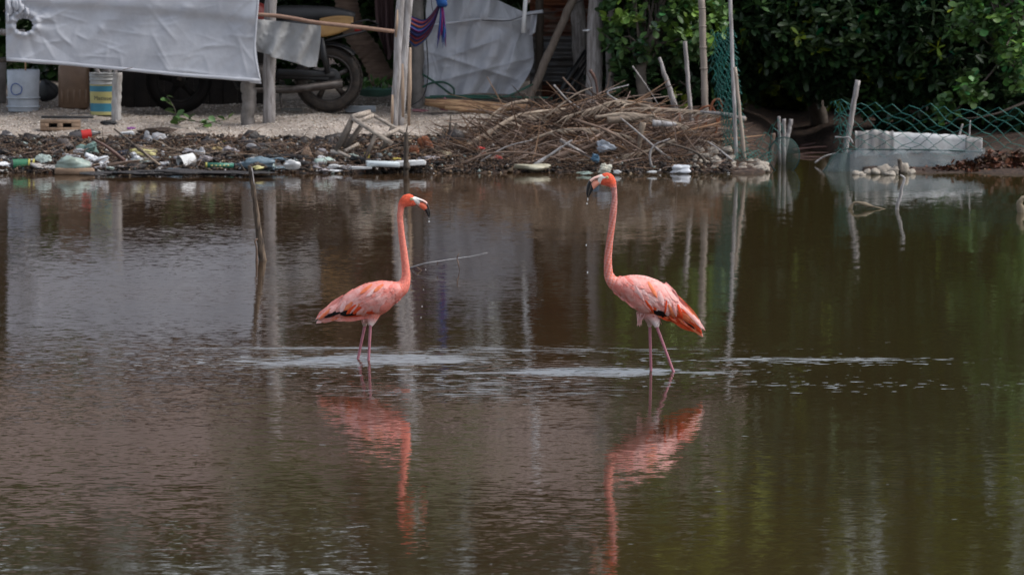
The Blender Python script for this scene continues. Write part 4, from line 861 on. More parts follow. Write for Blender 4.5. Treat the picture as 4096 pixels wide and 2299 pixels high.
# hose
hs_ = MB(); hs_.tube(bez([P(1690,298,61.6), P(1740,330,61.58), P(1800,375,61.55), P(1815,380,61.5), P(1812,352,61.5), P(1775,330,61.5), P(1725,333,61.5), P(1690,350,61.5)], 50), [.010]*51, 8)
hs_.tube(bez([P(1700,392,61.4), P(1800,388,61.4), P(1950,392,61.4), P(2030,385,61.42), P(2130,338,61.5)], 36), [.010]*37, 8); hs_.tube(bez([P(1720,386,61.45), P(1900,384,61.4), P(2080,390,61.4), P(2210,392,61.4)], 30), [.009]*31, 8)
solo('garden_hose', hs_, M_hose, 'dark green garden hose looped at the foot of the loose sheet', 'hose')
m_ = MB(); m_.tube(bez([P(1695,-100,61.0), P(1704,120,61.0), P(1712,300,61.0), P(1690,390,61.0), P(1640,425,61.0)], 30), [.005]*31, 6); m_.tube(bez([P(1720,-100,61.0), P(1728,30,61), P(1745,60,61)], 10), [.003]*11, 6); solo('black_cable', m_, M_black, 'thin black cable hanging down beside the concrete column', 'cable')
m_ = MB(); m_.tube(bez([P(1926,82,61.6), P(2030,84,61.6), P(2110,62,61.6), P(2250,40,61.6), P(2400,-40,61.6)], 24), [.0035]*25, 6); solo('black_cable', m_, M_black, 'thin dark cord tied across the top of the loose sheet', 'cable')
# logs at the foot of the sheet
for i, (a, b_, w, lab) in enumerate((((1745,408),(2095,432),30,'upper split tan log lying below the loose sheet'), ((1700,408),(1960,440),34,'reddish brown split log at the left of the lumber heap'), ((1930,440),(2120,425),26,'short tan log at the right of the lumber heap'), ((1780,432),(2010,452),20,'lowest thin tan log of the lumber heap'))):
    m_ = MB(); q = [P(lin(a[0], b_[0], t), lin(a[1], b_[1], t), 61.2-.06*i) for t in (0,.3,.6,1)]; m_.tube(q, [w/900*k for k in (.8,1.1,1,.6)], 9, jit=.15); solo('log', m_, M_tan, lab, 'log', 'split logs below the loose white sheet')
# palm tree with leaning trunk
pt = thing('palm_tree', P(1525,318,62.7), 'leaning ringed palm trunk behind the motorcycle wheel', 'palm tree')
m_ = MB(); q = bez([P(1532,325,62.7), P(1490,230,62.7), P(1425,140,62.7), P(1392,50,62.7), P(1384,-80,62.7), P(1400,-400,62.7), P(1440,-800,62.8)], 80)
m_.tube(q, [(.145 if i < 4 else .105)*(1+.05*((i % 3)-1)) for i in range(81)], 14, jit=.05); part('trunk', m_, mat('palm_bark', (.25,.17,.125), (.13,.085,.065), rough=.9, scale=5, stretch=(1,1,9), bump=.8, bscale=14), pt)
crown = q[-1]
M_frond = mat('palm_green', (.10,.15,.04), (.06,.10,.03), rough=.5, bump=0, transl=.2)
for k in range(13):
    a = k*2.4; m_ = MB(); dr = Vector((math.cos(a), math.sin(a)*.8, 0)); up = R.uniform(.2, .9); pts = [crown+dr*t*1.9+Vector((0,0,up*t*1.5-1.7*t*t)) for t in np.linspace(0, 1, 14)]; m_.tube(pts, [.022*(1-t*.8) for t in np.linspace(0,1,14)], 5)
    for i in range(1, 13):
        for s in (-1, 1):
            for jj in (0, .5):
                p = pts[i].lerp(pts[min(13, i+1)], jj); sd_ = Vector((-dr.y, dr.x, 0))*s; l_ = .5*math.sin(.3+i/13*2.6); e = p+sd_*l_*.8+dr*l_*.4-Vector((0,0,l_*.55)); m2 = p.lerp(e, .5)+Vector((0,0,.06)); w_ = dr*.018
                m_.add([p-w_, p+w_, m2+w_, m2-w_, e], [(0,1,2,3),(3,2,4)])
    part('frond', m_, M_frond, pt)

# ================================================================ FOLIAGE
LT = np.array([(0,0,0),(.22,-.26,.05),(.28,0,-.02),(.22,.26,.05),(.62,-.42,.04),(.62,0,-.05),(.62,.42,.04),(.9,-.26,-.02),(.92,0,-.07),(.9,.26,-.02),(1,0,-.09)])
LF3 = np.array([(0,1,2),(0,2,3),(1,4,5),(1,5,2),(2,5,6),(2,6,3),(4,7,8),(4,8,5),(5,8,9),(5,9,6),(7,10,8),(8,10,9)])
def leaf_arrays(pos, dirs, size, tint, wid=1.0, droop=.0):
    n = len(pos); dirs = dirs/np.linalg.norm(dirs, axis=1, keepdims=True)
    up = np.tile([0,0,1.0], (n, 1)) + rng.normal(0, .35, (n, 3)); side = np.cross(up, dirs); side /= np.linalg.norm(side, axis=1, keepdims=True)+1e-9; nrm = np.cross(dirs, side)
    V = (LT[None,:,0:1]*dirs[:,None,:] + LT[None,:,1:2]*side[:,None,:]*wid*1.0 + LT[None,:,2:3]*nrm[:,None,:])*size[:,None,None] + pos[:,None,:]
    Fc = LF3[None]+ (np.arange(n)*11)[:,None,None]; T = np.repeat(tint, 11, axis=0)
    return V.reshape(-1, 3), Fc.reshape(-1, 3), T
def rosettes(centers, k=(5, 9), size=.085, tintf=None, out=None, wid=.9):
    P_, D_, S_, T_ = [], [], [], []
    for c in centers:
        n = R.randint(*k); a0 = R.uniform(0, 6.28); tb_ = tintf(c); ax = Vector((R.gauss(0, .5), R.gauss(-.35, .5), R.gauss(.6, .4))).normalized() if out is None else out(c)
        q = ax.to_track_quat('Z', 'Y').to_matrix()
        for i in range(n):
            el = R.uniform(-.35, .85); a = a0+i*2.4; v = q @ Vector((math.cos(a)*math.cos(el), math.sin(a)*math.cos(el), math.sin(el)))
            P_.append(tuple(c+ax*R.uniform(-.03, .02))); D_.append(tuple(v)); S_.append(size*R.uniform(.65, 1.25)); f = R.uniform(.75, 1.25); T_.append([t*f for t in tb_])
    return np.array(P_), np.array(D_), np.array(S_), np.array(T_)
def inblob(bl):
    c, r = bl; 
    while True:
        v = Vector((R.uniform(-1,1), R.uniform(-1,1), R.uniform(-1,1)))
        if v.length <= 1: break
    if R.random() < .55: v = v.normalized()*R.uniform(.75, 1)
    return Vector((c[0]+v.x*r[0], c[1]+v.y*r[1], c[2]+v.z*r[2]))
def tree(label, cat, base, blobs, ncl, size, tintf, group, nparts=0, trunk_r=.06, k=(5, 9), wid=.9, twigs_=30, front=None, cond=None):
    base = Vector(base); rt = thing('mangrove_tree', base, label, cat, group)
    wts = [b[1][0]*b[1][2] for b in blobs]; cs = []
    while len(cs) < ncl:
        c = inblob(R.choices(blobs, wts)[0])
        if cond and not cond(c): continue
        cs.append(c)
    pos, dr, sz, ti = rosettes(cs, k, size, tintf, wid=wid)
    b_ = np.array(base)
    if nparts:                                      # the leaves nearest to the photograph's side, in the frame, one object each
        zt = 3.5-940*pos[:,1]/F                     # height of the top of the frame there
        score = pos[:,1] + np.where(pos[:,2] > zt, 50, 0) + np.where(np.abs(pos[:,0]) > 2048*pos[:,1]/F, 50, 0) + rng.uniform(0, .25, len(pos)); idx = np.argsort(score)[:nparts]
        mask = np.ones(len(pos), bool); mask[idx] = False
        meshes = {}
        for i in idx:
            key = tuple(np.round(ti[i]*2)/2)
            if key not in meshes: V, Fc, T = leaf_arrays(np.zeros((1,3)), np.array([[1.0,0,0]]), np.ones(1), np.array([key]), wid); meshes[key] = npmesh('leaf', V, Fc, M_leaf, T)
            o = bpy.data.objects.new('leaf', meshes[key]); COL.objects.link(o); o.parent = rt; o.location = Vector(pos[i])-base
            dd = Vector(dr[i]); o.rotation_euler = dd.to_track_quat('X', 'Z').to_euler(); o.rotation_euler.rotate_axis('X', R.uniform(-.5, .5)); s = sz[i]; o.scale = (s, s*wid, s); BASE[o.name] = base
        pos, dr, sz, ti = pos[mask], dr[mask], sz[mask], ti[mask]
    V, Fc, T = leaf_arrays(pos, dr, sz, ti, wid); V -= b_
    me = npmesh('crown', V, Fc, M_leaf, T); o = bpy.data.objects.new('crown', me); COL.objects.link(o); o.parent = rt; o['kind'] = 'stuff'
    m_ = MB(); top = Vector((blobs[0][0][0], blobs[0][0][1], blobs[0][0][2]+blobs[0][1][2]*.6)); q = bez([base, base.lerp(top, .35)+Vector((R.uniform(-.15,.15), 0, 0)), base.lerp(top, .7)+Vector((R.uniform(-.15,.15), 0, 0)), top], 12)
    q[0] = q[0] - Vector((0, 0, .15)); m_.tube(q, [trunk_r*(1-.06*i) for i in range(13)], 9, jit=.08); part('trunk', m_, M_bark, rt)
    m_ = MB()
    for i in range(twigs_):
        e = R.choice(cs); s = q[R.randint(2, 11)]; mid = s.lerp(e, .5)+Vector((0, 0, R.uniform(-.1,.12))); m_.tube(bez([s, mid, e], 5), [.014,.012,.010,.008,.006,.004], 5)
    part('branches', m_, M_bark, rt, kind='stuff'); return rt
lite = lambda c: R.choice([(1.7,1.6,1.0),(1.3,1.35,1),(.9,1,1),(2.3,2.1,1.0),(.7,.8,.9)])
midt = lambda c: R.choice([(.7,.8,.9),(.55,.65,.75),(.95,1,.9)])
darkt = lambda c: R.choice([(.30,.38,.48),(.42,.52,.62),(.26,.32,.4),(.8,.95,.85),(.34,.42,.5),(.42,.52,.6),(.3,.38,.46),(.5,.6,.6),(.38,.46,.5),(.34,.42,.5),(.3,.38,.44)] + ([(2.6,1.9,.6)] if R.random() < .35 else []))
def B(px, py, d, rx, ry, rz): p = P(px, py, d); return ((p.x, p.y, p.z), (rx, ry, rz))
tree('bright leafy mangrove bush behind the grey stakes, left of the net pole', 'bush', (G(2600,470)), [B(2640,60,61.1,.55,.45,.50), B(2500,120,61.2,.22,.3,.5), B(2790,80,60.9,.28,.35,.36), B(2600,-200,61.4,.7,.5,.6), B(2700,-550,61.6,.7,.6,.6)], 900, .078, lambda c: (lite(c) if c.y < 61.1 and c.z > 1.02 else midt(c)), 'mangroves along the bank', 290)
tree('dark mangrove thicket low behind the brush pile stakes', 'bush', (1.35, 62.6, .2), [B(2650,330,62.2,.7,.5,.40), B(2560,250,62.4,.6,.4,.5), B(2850,300,62.6,.5,.5,.5), B(2750,100,63,.9,.5,.8)], 900, .08, darkt, 'mangroves along the bank', 0)
tree('big dark mangrove tree in the middle right, standing over the dark inlet', 'tree', (2.9, 63.6, .1), [B(3150,80,62.4,.65,.8,.62), B(3050,-250,62.6,.9,.9,.8), B(3350,60,62.2,.7,.8,.6), B(3000,200,62.6,.4,.5,.35), B(3300,-500,63,1.1,1,.8), B(3330,300,62.6,.45,.5,.28)], 3800, .105, darkt, 'mangroves along the bank', 290, trunk_r=.09, wid=.58)
tree('mangrove tree at the right edge with dark blue green leaves', 'tree', (4.4, 62.6, .15), [B(3800,150,61.9,.7,.7,.7), B(3600,100,62.1,.6,.6,.75), B(4100,200,61.9,.6,.6,.8), B(3800,-350,62.2,1.0,.8,.9), B(4300,-200,62,1,.8,.9), B(3700,420,62.2,.6,.5,.30), B(4050,430,62,.5,.5,.28)], 3700, .10, darkt, 'mangroves along the bank', 290, trunk_r=.08, wid=.6)
tree('mangrove branch with fresh round light leaves hanging over the wire fence at the right', 'tree', (4.7, 61.0, .2), [B(3960,70,60.5,.34,.3,.24), B(4060,230,60.4,.16,.3,.34), B(3900,355,60.3,.15,.2,.12), B(3870,120,60.6,.2,.2,.14), B(4090,-200,60.6,.5,.4,.4), B(3780,430,60.5,.08,.1,.12)], 330, .075, lambda c: R.choice([(1.0,1.15,.95),(.8,.95,.9),(1.45,1.5,1)]), 'mangroves along the bank', 290, trunk_r=.04, wid=1.05)
# upper mangrove canopy (mostly seen in the pond) and far trees
tree('tall broad mangrove crown rising high over the inlet', 'tree', (3.2, 65.5, .2), [((2.0,64.8,3.4),(1.1,1.0,.9)), ((3.4,65,4.2),(1.5,1.1,1.4)), ((4.9,64.8,4.0),(1.4,1.0,1.4)), ((1.8,65.2,4.4),(1.0,.9,.8)), ((3.0,64.5,2.2),(1.4,.9,.9)), ((4.6,64.5,2.0),(1.3,.9,1.2)), ((3.2,65.8,1.0),(2.4,.7,1.1)), ((2.4,66,.7),(1.6,.6,.8))], 4800, .15, lambda c: R.choice([(3.4,2.2,.7),(2.4,1.7,.7),(4.2,2.7,.8),(1.6,1.2,.7)]), 'mangroves along the bank', 0, trunk_r=.12)  # sunlit tone of the crown put into its raised yellow-green leaf tints
for k, (x, y, h_, lab) in enumerate(((-5.2,65.5,3.4,'green tree at the far left edge beyond the pale drum'), (-4.2,67,4.3,'low green tree seen left of the big tarp'), (-2.6,67.5,4.0,'green tree behind the motorcycle seat'), (-1.5,66,3.7,'green tree just left of the leaning palm trunk'), (-.7,68,4.2,'green tree between the palm trunk and the hanging cloth'), (.7,69,4.6,'green tree rising behind the loose white sheet'), (1.8,67.5,4.4,'green tree behind the tin wall'))):
    tree(lab, 'tree', (x, y, .3), [((x,y,h_),(1.1,.8,h_*.35)), ((x+.2,y-.4,h_*.55),(.9,.6,h_*.4)), ((x-.3,y,h_*.3),(.9,.6,h_*.3)), ((x+.1,y+.3,h_*.95),(1.3,.7,h_*.22))], 1500, .13, lambda c: R.choice([(.6,.75,.6),(.5,.6,.6),(.8,.95,.7)]), 'green trees behind the shack', 0)
# low plants
def plant(label, pts, size, group=None, mm=None, lw=1.0):
    rt = thing('seedling', pts[0][0], label, 'plant', group); b_ = rt.location.copy()
    for stem in pts:
        m_ = MB(); m_.tube(bez(stem, 8), [.005]*9, 5); part('stem', m_, M_bark, rt)
        for i in range(1, len(stem)*3):
            t = i/(len(stem)*3-1); p = bez(stem, 30)[int(t*30)]
            v = Vector((R.choice((-1,1))*R.uniform(.4,1), R.uniform(-.5,.1), R.uniform(-.2,.8))); V, Fc, T = leaf_arrays(np.array([tuple(p)]), np.array([tuple(v)]), np.array([size*R.uniform(.8,1.2)]), np.array([R.choice([(.9,1,.9),(1.2,1.3,.9),(.7,.8,.8)])]), lw)
            V -= np.array(b_); o = bpy.data.objects.new('leaf', npmesh('leaf', V, Fc, M_leaf, T)); COL.objects.link(o); o.parent = rt
    return rt
g1 = G(705, 505)
plant('broad leaved seedling creeping on the sand in front of the big tarp shade', [[G(705,500), P(700,440,g1.y), P(668,385,g1.y)], [G(705,500), P(745,480,g1.y-.05), P(800,490,g1.y-.1)], [G(800,505), P(850,490,g1.y-.1), P(915,475,g1.y-.1)]], .085)
bs = thing('planter_basin', P(1500,380,62.0), 'green rimmed basin planter with leafy herbs left of the bleached post', 'planter')
m_ = MB(); m_.lathe(P(1500,378,62.0), [(.10,-.02),(.16,0),(.20,.05),(.215,.06),(.19,.055),(.1,.03)], 28); part('basin', m_, mat('teal_plastic', (.06,.16,.13), (.04,.1,.08), rough=.4), bs)
for i in range(40):
    a = R.uniform(0, 6.28); v = np.array([[math.cos(a)*.5, math.sin(a)*.5-.2, R.uniform(.5,1)]]); c = P(1500,360,62.0)+Vector((R.uniform(-.16,.16), R.uniform(-.1,.1), R.uniform(-.01,.06)))
    V, Fc, T = leaf_arrays(np.array([tuple(c)]), v, np.array([R.uniform(.06,.10)]), np.array([R.choice([(1,1.2,.9),(.8,.9,.9)])]), .5); V -= np.array(bs.location); o = bpy.data.objects.new('leaf', npmesh('leaf', V, Fc, M_leaf, T)); COL.objects.link(o); o.parent = bs
# ================================================================ BUCKETS AND CONTAINERS
def bucket(px0, px1, ytop, ybot, d, name, label, m, cat='bucket', bands=(), mats=(), rings=()):
    c = P((px0+px1)/2, ybot, d); sc = F/d; r = (px1-px0)/sc/2; h = P(0, ytop, d).z - c.z
    rt = thing(name, c, label, cat); m_ = MB(); m_.lathe(c, [(0,0),(r*.9,0),(r*.93,.01),(r*.96,h*.5),(r,h),(r-.006,h),(r*.9,.03),(0,.03)], 32); part('shell', m_, m, rt)
    for k in rings: m_ = MB(); m_.lathe(c, [(r*.96,h*k-.006),(r*1.03,h*k-.004),(r*1.03,h*k+.006),(r*.97,h*k+.008)], 32); part('rim', m_, m, rt)
    for (k0, k1, mm) in bands: m_ = MB(); m_.lathe(c, [(lin(r*.93,r,k0)+.003,h*k0),(lin(r*.93,r,k1)+.003,h*k1)], 32, a0=math.pi, a1=2*math.pi); part('label_band', m_, mm, rt)
    return rt, c, r, h
M_lblue = mat('label_blue', (.05,.24,.34), (.04,.18,.26), rough=.5, bump=0); M_lyel = mat('label_yellow', (.52,.48,.20), (.42,.38,.15), rough=.5, bump=0)
M_wb = mat('dirty_white_bucket', (.42,.43,.43), (.28,.28,.27), rough=.5, scale=8, bump=.1, contrast=1.3)
g = G(420, 460); rt, c, r, h = bucket(359, 480, 292, 458, g.y, 'paint_bucket', 'paint bucket with blue and yellow label bands behind the whitewashed plank', M_wb, bands=((.56,.70,M_lblue),(.70,.74,M_lyel),(.28,.56,M_lyel),(.08,.28,M_lblue),(0.0,.08,M_lyel)), rings=(.74,.84,.93,.99))
cu = bpy.data.curves.new('txt', 'FONT'); cu.body = 'Matisse'; cu.size = 1.0; cu.extrude = 0.02; cu.resolution_u = 3; to = bpy.data.objects.new('txt', cu); COL.objects.link(to); bpy.context.view_layer.update()
tm = bpy.data.meshes.new_from_object(to.evaluated_get(bpy.context.evaluated_depsgraph_get())); bpy.data.objects.remove(to)
xs = [v.co.x for v in tm.vertices]; tw = max(xs)-min(xs); H_ = .062/1.0
for v in tm.vertices:
    x, y, z = v.co; a = -math.pi/2 + ((x-min(xs))/tw - .58)*.115*2/r*.72; rr_ = r*.955+.0045+max(0, z)*.05
    v.co = Vector((rr_*math.cos(a), rr_*math.sin(a), h*.36 + y*.052))
tm.materials.clear(); tm.materials.append(mat('print_black', (.05,.05,.06), rough=.6, bump=0)); part('lettering', None, None, rt, mesh=tm)
for i in range(3): m_ = MB(); a = c+Vector((-.03+.05*i, .01, h-.05)); m_.tube([a, a+Vector((R.uniform(-.04,.04), -.02, .085))], [.02,.017], 7); solo('wood_offcut', m_, M_grey, ('left','middle','right')[i]+' of three wood offcuts poking out of the labelled paint bucket', 'wood offcut')
M_pb = mat('pale_blue_white', (.46,.50,.56), (.32,.35,.39), rough=.5, scale=5, bump=.1)
g = G(95, 446); rt, c, r, h = bucket(28, 160, 280, 446, g.y, 'white_drum', 'large pale drum with a faint blue ring emblem at the far left', M_pb, 'drum', rings=(.12,.33))
m_ = MB()
def onc(a, z): return c+Vector(((r*.97+.004)*math.cos(a), (r*.97+.004)*math.sin(a), z))
m_.tube([onc(-math.pi/2-.42+.36*math.cos(t), h*.55+.052*math.sin(t)) for t in np.linspace(.5, 5.4, 22)], [.004]*22, 5, cap=False); m_.tube([onc(-math.pi/2-.42+.36*math.cos(t)*1.12, h*.55+.058*math.sin(t)) for t in np.linspace(-.9, .5, 8)], [.005]*8, 5)
part('ring_emblem', m_, mat('faded_blue_print', (.10,.16,.42), bump=0), rt)
m_ = MB(); m_.tube([P(103,300,g.y-.13), P(101,240,g.y-.13)], [.008]*2, 6); solo('thin_rod', m_, M_tan, 'thin tan rod standing between the pale drum and the tarp hem', 'rod')
g = G(10, 420); bucket(-60, 27, 240, 410, g.y+.15, 'grey_drum', 'grey drum cut off by the left edge of the picture', M_conc, 'drum')
g = G(296, 432); rt = thing('jerrycan', P(296,432,g.y), 'brown translucent plastic container between the pale drum and paint bucket', 'container'); m_ = MB(); m_.box(P(296,345,g.y), (.275,.22,.42), bev=.03)
part('shell', m_, mat('brown_plastic', (.20,.125,.08), (.13,.08,.05), rough=.5, bump=.1), rt)
for i in range(5): m_ = MB(); m_.box(P(248+i*24,388,g.y-.112), (.018,.008,.13), bev=.003); part('rib', m_, MATS['brown_plastic'], rt)
m_ = MB(); m_.blob(P(195,368,G(195,412).y), (.09,.09,.10), 12, 9, .25, 3, 4); solo('black_bag', m_, M_black, 'black bag slumped between the pale drum and the brown container', 'bag')
m_ = MB(); m_.box(P(50,240,61.9), (.5,.3,.035), bev=.004); m_.box(P(-20,330,61.9), (.04,.04,.42)); solo('low_table', m_, M_dwood, 'dark table board edge behind the pale drum', 'table')
# concrete hollow block + brush
g = G(238, 522); bk = thing('hollow_block', P(238,522,g.y), 'tan hollow block with two round holes lying on the litter', 'block'); m_ = MB(); s = g.y
cc = P(242,500,s); W2, H2_, D2 = .175, .048, .07
for x0, x1, z0, z1 in ((-1,1,.36,1),(-1,1,-1,-.42),(-1,-.58,-.42,.36),(-.14,.14,-.42,.36),(.58,1,-.42,.36)): m_.box(cc+Vector(((x0+x1)/2*W2,0,(z0+z1)/2*H2_)), ((x1-x0)*W2,D2*2,(z1-z0)*H2_), bev=.002)
part('shell', m_, M_brick, bk); m_ = MB(); m_.box(cc+Vector((0,.03,0)), (W2*1.9,.01,H2_*1.5)); part('hole_shade_panel', m_, M_muck, bk)  # dark panel set inside the block puts shade into the holes
br_ = thing('scrub_brush', P(270,478,s), 'black bristle broom head lying on the tan hollow block', 'broom head'); m_ = MB(); m_.box(P(270,469,s-.03), (.46,.05,.02), bev=.006); part('back', m_, M_black, br_)
m_ = MB()
for i in range(34): p = P(205+i*4.4, 475, s-.05); m_.tube([p, p+Vector((.003,-.004,-.026))], [.0028,.002], 4)
part('bristles', m_, mat('bristle', (.20,.20,.20), bump=0), br_, kind='stuff')
# ================================================================ BROKEN WOODEN FRAME
fr = thing('broken_chair', G(1350, 612), 'broken grey wooden chair frame tipped over at the water edge', 'chair')
fd = G(1430,645).y
def C3(x, y, o=0): return P(1100+x/1.9025, y/1.9025, fd+o)
for a, b_, w, dp, nm in (((465,1150,0),(590,895,0),.055,.03,'leg'), ((530,1140,.12),(655,960,.12),.05,.03,'leg'), ((672,1235,-.05),(762,1035,-.05),.042,.03,'leg'), ((800,1180,.2),(895,960,.2),.04,.03,'leg'),
    ((585,890,0),(720,855,.2),.05,.03,'rail'), ((700,850,.22),(1000,1025,.22),.035,.025,'rail'), ((590,900,-.02),(892,1095,-.02),.045,.025,'rail'), ((640,925,.0),(745,880,.2),.04,.02,'rail'), ((825,1035,.0),(940,985,.22),.04,.02,'slat'),
    ((575,930,.05),(510,1120,.05),.06,.015,'board'), ((530,1150,.0),(635,1095,.15),.03,.02,'slat'), ((475,1150,-.02),(600,1212,-.04),.03,.02,'rail')):
    A = C3(*a); B_ = C3(*b_); dv = B_-A; w *= .85; dp *= .9; m_ = MB(); q = dv.to_track_quat('X', 'Z').to_matrix(); m_.box((A+B_)/2, (dv.length,dp,w), q); part(nm, m_, mat('frame_wood_dark', (.15,.125,.105), (.06,.048,.04), rough=.85, scale=8, bump=.5) if nm in ('leg','board') else mat('frame_wood', (.46,.40,.34), (.2,.16,.13), rough=.85, scale=8, stretch=(2,6,6), bump=.5), fr)
post('stick', (1625,530), (1624,682), 21, M_dwood, 'upright dark stick at the waterline right of the broken chair frame', 'stick', d=58.12, wt=17); 
m_ = MB(); m_.tube(bez([P(1624,550,58.12), P(1627,520,58.12), P(1632,494,58.12)], 5), [.010,.009,.007,.006,.004,.003], 6); m_.blob(P(1627,664,58.10), (.028,.02,.025), 8, 6, .3, 3, 2); solo('stick', m_, M_dwood, 'thin tip leaning at the top of the upright dark stick', 'stick')
# ================================================================ LITTER ON THE BANK
def crumple(name, px, py, w, h, m, label, cat, seed, d=None, amp=.32, dep=.8, squash=1.0):
    g = G(px, py) if d is None else P(px, py, d); sc = F/g.y; m_ = MB(); rr_ = random.Random(seed)
    ce = Vector((g.x, g.y, g.z+h/sc*.26)); m_.blob(ce, (w/sc/2, w/sc/2*dep*.6, h/sc/2), 26, 18, amp*1.0, 3.4, seed)
    pl = [(Vector((rr_.gauss(0,1),rr_.gauss(0,1),rr_.gauss(0,1)))*rr_.uniform(1.5,5), rr_.uniform(0,6)) for _ in range(7)]
    for i in range(len(m_.v)):
        q = m_.v[i]-ce; u_ = Vector((q.x/(w/sc/2), q.y/(w/sc/2), q.z/(h/sc/2))); m_.v[i] = ce + q*(1.12-.16*sum(abs(math.sin(u_.dot(k)+p_)) for k, p_ in pl)/2.2)
    for i in range(len(m_.v)): m_.v[i] += Vector((rr_.uniform(-1,1), rr_.uniform(-1,1), rr_.uniform(-1,1)))*min(w, h)/sc*.02
    return solo(name, m_, m, label, cat, smooth=seed % 2 == 0)
def bottle(px, py, ln, dia, ang, m, label, seed=0, cap=None, band=None, d=None, yaw=.2):
    g = G(px, py) if d is None else P(px, py, d); sc = F/g.y; L_, r = ln/sc, dia/sc/2; rot = Matrix.Rotation(yaw, 3, 'Z') @ Matrix.Rotation(-ang, 3, 'Y'); c = g+Vector((0, 0, r*.75)); rt = thing('plastic_bottle', c, label, 'bottle')
    prof = [(0,-L_/2),(r*.8,-L_/2),(r,-L_/2+r*.25),(r*.93,-L_*.2),(r,-L_*.05),(r*.95,L_*.1),(r,L_*.2),(r*.8,L_*.3),(r*.35,L_*.42),(r*.33,L_*.46)]
    m_ = MB(); m_.lathe(c, prof, 18, axis='X', rot=rot); part('shell', m_, m, rt)
    if band: m_ = MB(); m_.lathe(c, [(r*1.03,L_*band[0]),(r*1.03,L_*band[1])], 18, axis='X', rot=rot); part('label_band', m_, band[2], rt)
    m_ = MB(); m_.lathe(c, [(r*.4,L_*.44),(r*.4,L_*.5),(0,L_*.5)], 14, axis='X', rot=rot); part('cap', m_, cap or M_white, rt); return rt
M_green = mat('label_green', (.03,.17,.08), (.02,.10,.05), rough=.4, bump=0); M_ylw = mat('label_bright_yellow', (.48,.44,.10), rough=.4, bump=0)
bottle(88, 676, 90, 42, 0, M_dbot, 'dark bottle with green and yellow label at the far left waterline', band=(-.42,.25,M_green))
for i, x in enumerate((118, 136)): 
    o = [o for o in COL.objects if o.name == 'plastic_bottle'][0]; m_ = MB(); c = o.location + Vector(((x-88)/466, 0, 0)); m_.lathe(c, [(.0468,-.008),(.0468,.008)], 18, axis='X'); part('label_stripe', m_, M_ylw, o)
M_gs = mat('murky_green_plastic', (.40,.50,.46), (.26,.30,.24), rough=.3, scale=6, bump=.3, transl=.2)
crumple('crushed_bottle', 295, 678, 165, 74, M_gs, 'big crushed pale green bottle half sunk in muddy water', 'bottle', 4, d=58.2, amp=.16)
m_ = MB(); m_.box(P(298,686,58.15), (.34,.05,.06), bev=.02); solo('brown_board', m_, M_brick, 'mud brown slab in front of the crushed pale green bottle', 'board')
bottle(340, 556, 125, 40, .12, M_dbot, 'smoky cola bottle with a red label in the litter left', band=(-.12,.2,M_red), cap=M_black); 
crumple('plastic_bag', 172, 662, 66, 72, mat('mint_bag', (.52,.62,.58), (.4,.46,.42), rough=.4, bump=.5, bscale=20, bdist=.01, transl=.2), 'small mint white bag standing by the green labelled bottle', 'bag', 7)
crumple('plastic_bag', 190, 655, 60, 36, M_dbot, 'dark grey bag behind the small mint white bag', 'bag', 9); crumple('plastic_bag', 262, 600, 70, 60, mat('grey_brown_bag', (.14,.12,.11), (.08,.065,.06), bump=.6, rough=.5), 'bulging grey brown bag above the crushed pale green bottle', 'bag', 12)
crumple('plastic_net', 352, 620, 88, 60, mat('green_grey_mesh', (.16,.26,.23), (.08,.13,.12), rough=.7, bump=.8, bscale=60), 'grey green mesh bag heap left of the yellow bag', 'bag', 15, amp=.4); crumple('plastic_bag', 575, 628, 150, 62, M_ybag, 'large pale yellow bag with white neck in the left litter', 'bag', 19, amp=.22)
crumple('bottle_neck', 652, 625, 26, 30, M_white, 'white neck end sticking out of the yellow bag', 'bottle neck', 21, amp=.1); crumple('plastic_bag', 580, 658, 50, 26, mat('lime_plastic', (.48,.50,.16), (.3,.32,.1), bump=.3), 'small lime yellow scrap in front of the yellow bag', 'plastic scrap', 22)
crumple('plastic_bag', 498, 632, 62, 50, mat('navy_bag', (.03,.035,.055), (.015,.018,.03), rough=.35, bump=.6), 'black blue bag just left of the yellow bag', 'bag', 24); bottle(368, 640, 60, 24, -.35, M_white, 'small white bottle lying above the waterline sticks', cap=M_white)
crumple('plastic_bag', 590, 572, 40, 70, mat('frosted_bag', (.50,.51,.53), (.36,.36,.38), rough=.35, transl=.3, bump=.5), 'thin frosted bag standing behind the yellow bag', 'bag', 27); crumple('plastic_bag', 508, 542, 62, 26, M_foam, 'crumpled white scrap right of the red labelled bottle', 'plastic scrap', 30)
crumple('plastic_bag', 525, 518, 40, 14, mat('purple_scrap', (.30,.10,.32), bump=.2), 'small purple scrap high in the left litter', 'plastic scrap', 33); crumple('rag', 432, 500, 76, 26, M_black, 'black rag at the foot of the whitewashed plank', 'rag', 36)
crumple('rag', 620, 540, 150, 46, M_core, 'dark brown rotten rag heap below the seedling', 'rag', 39, amp=.4)
crumple('plastic_bag', 800, 636, 40, 60, MATS['frosted_bag'], 'frosted bag standing behind the white cup', 'bag', 42); crumple('plastic_bag', 822, 652, 70, 34, mat('grey_lilac_bag', (.36,.33,.34), (.24,.22,.23), rough=.4, bump=.4), 'greyish lilac bag behind the green can', 'bag', 45)
crumple('plastic_bag', 872, 610, 60, 34, mat('mustard_bag', (.36,.27,.12), (.2,.14,.07), bump=.4), 'mustard brown bag with a yellow top behind the green can', 'bag', 48); crumple('plastic_bag', 900, 574, 20, 12, M_ylw, 'tiny bright yellow scrap on the litter slope', 'plastic scrap', 49); crumple('plastic_bag', 838, 580, 60, 44, M_dbot, 'dim grey green bag uphill of the white cup', 'bag', 51)
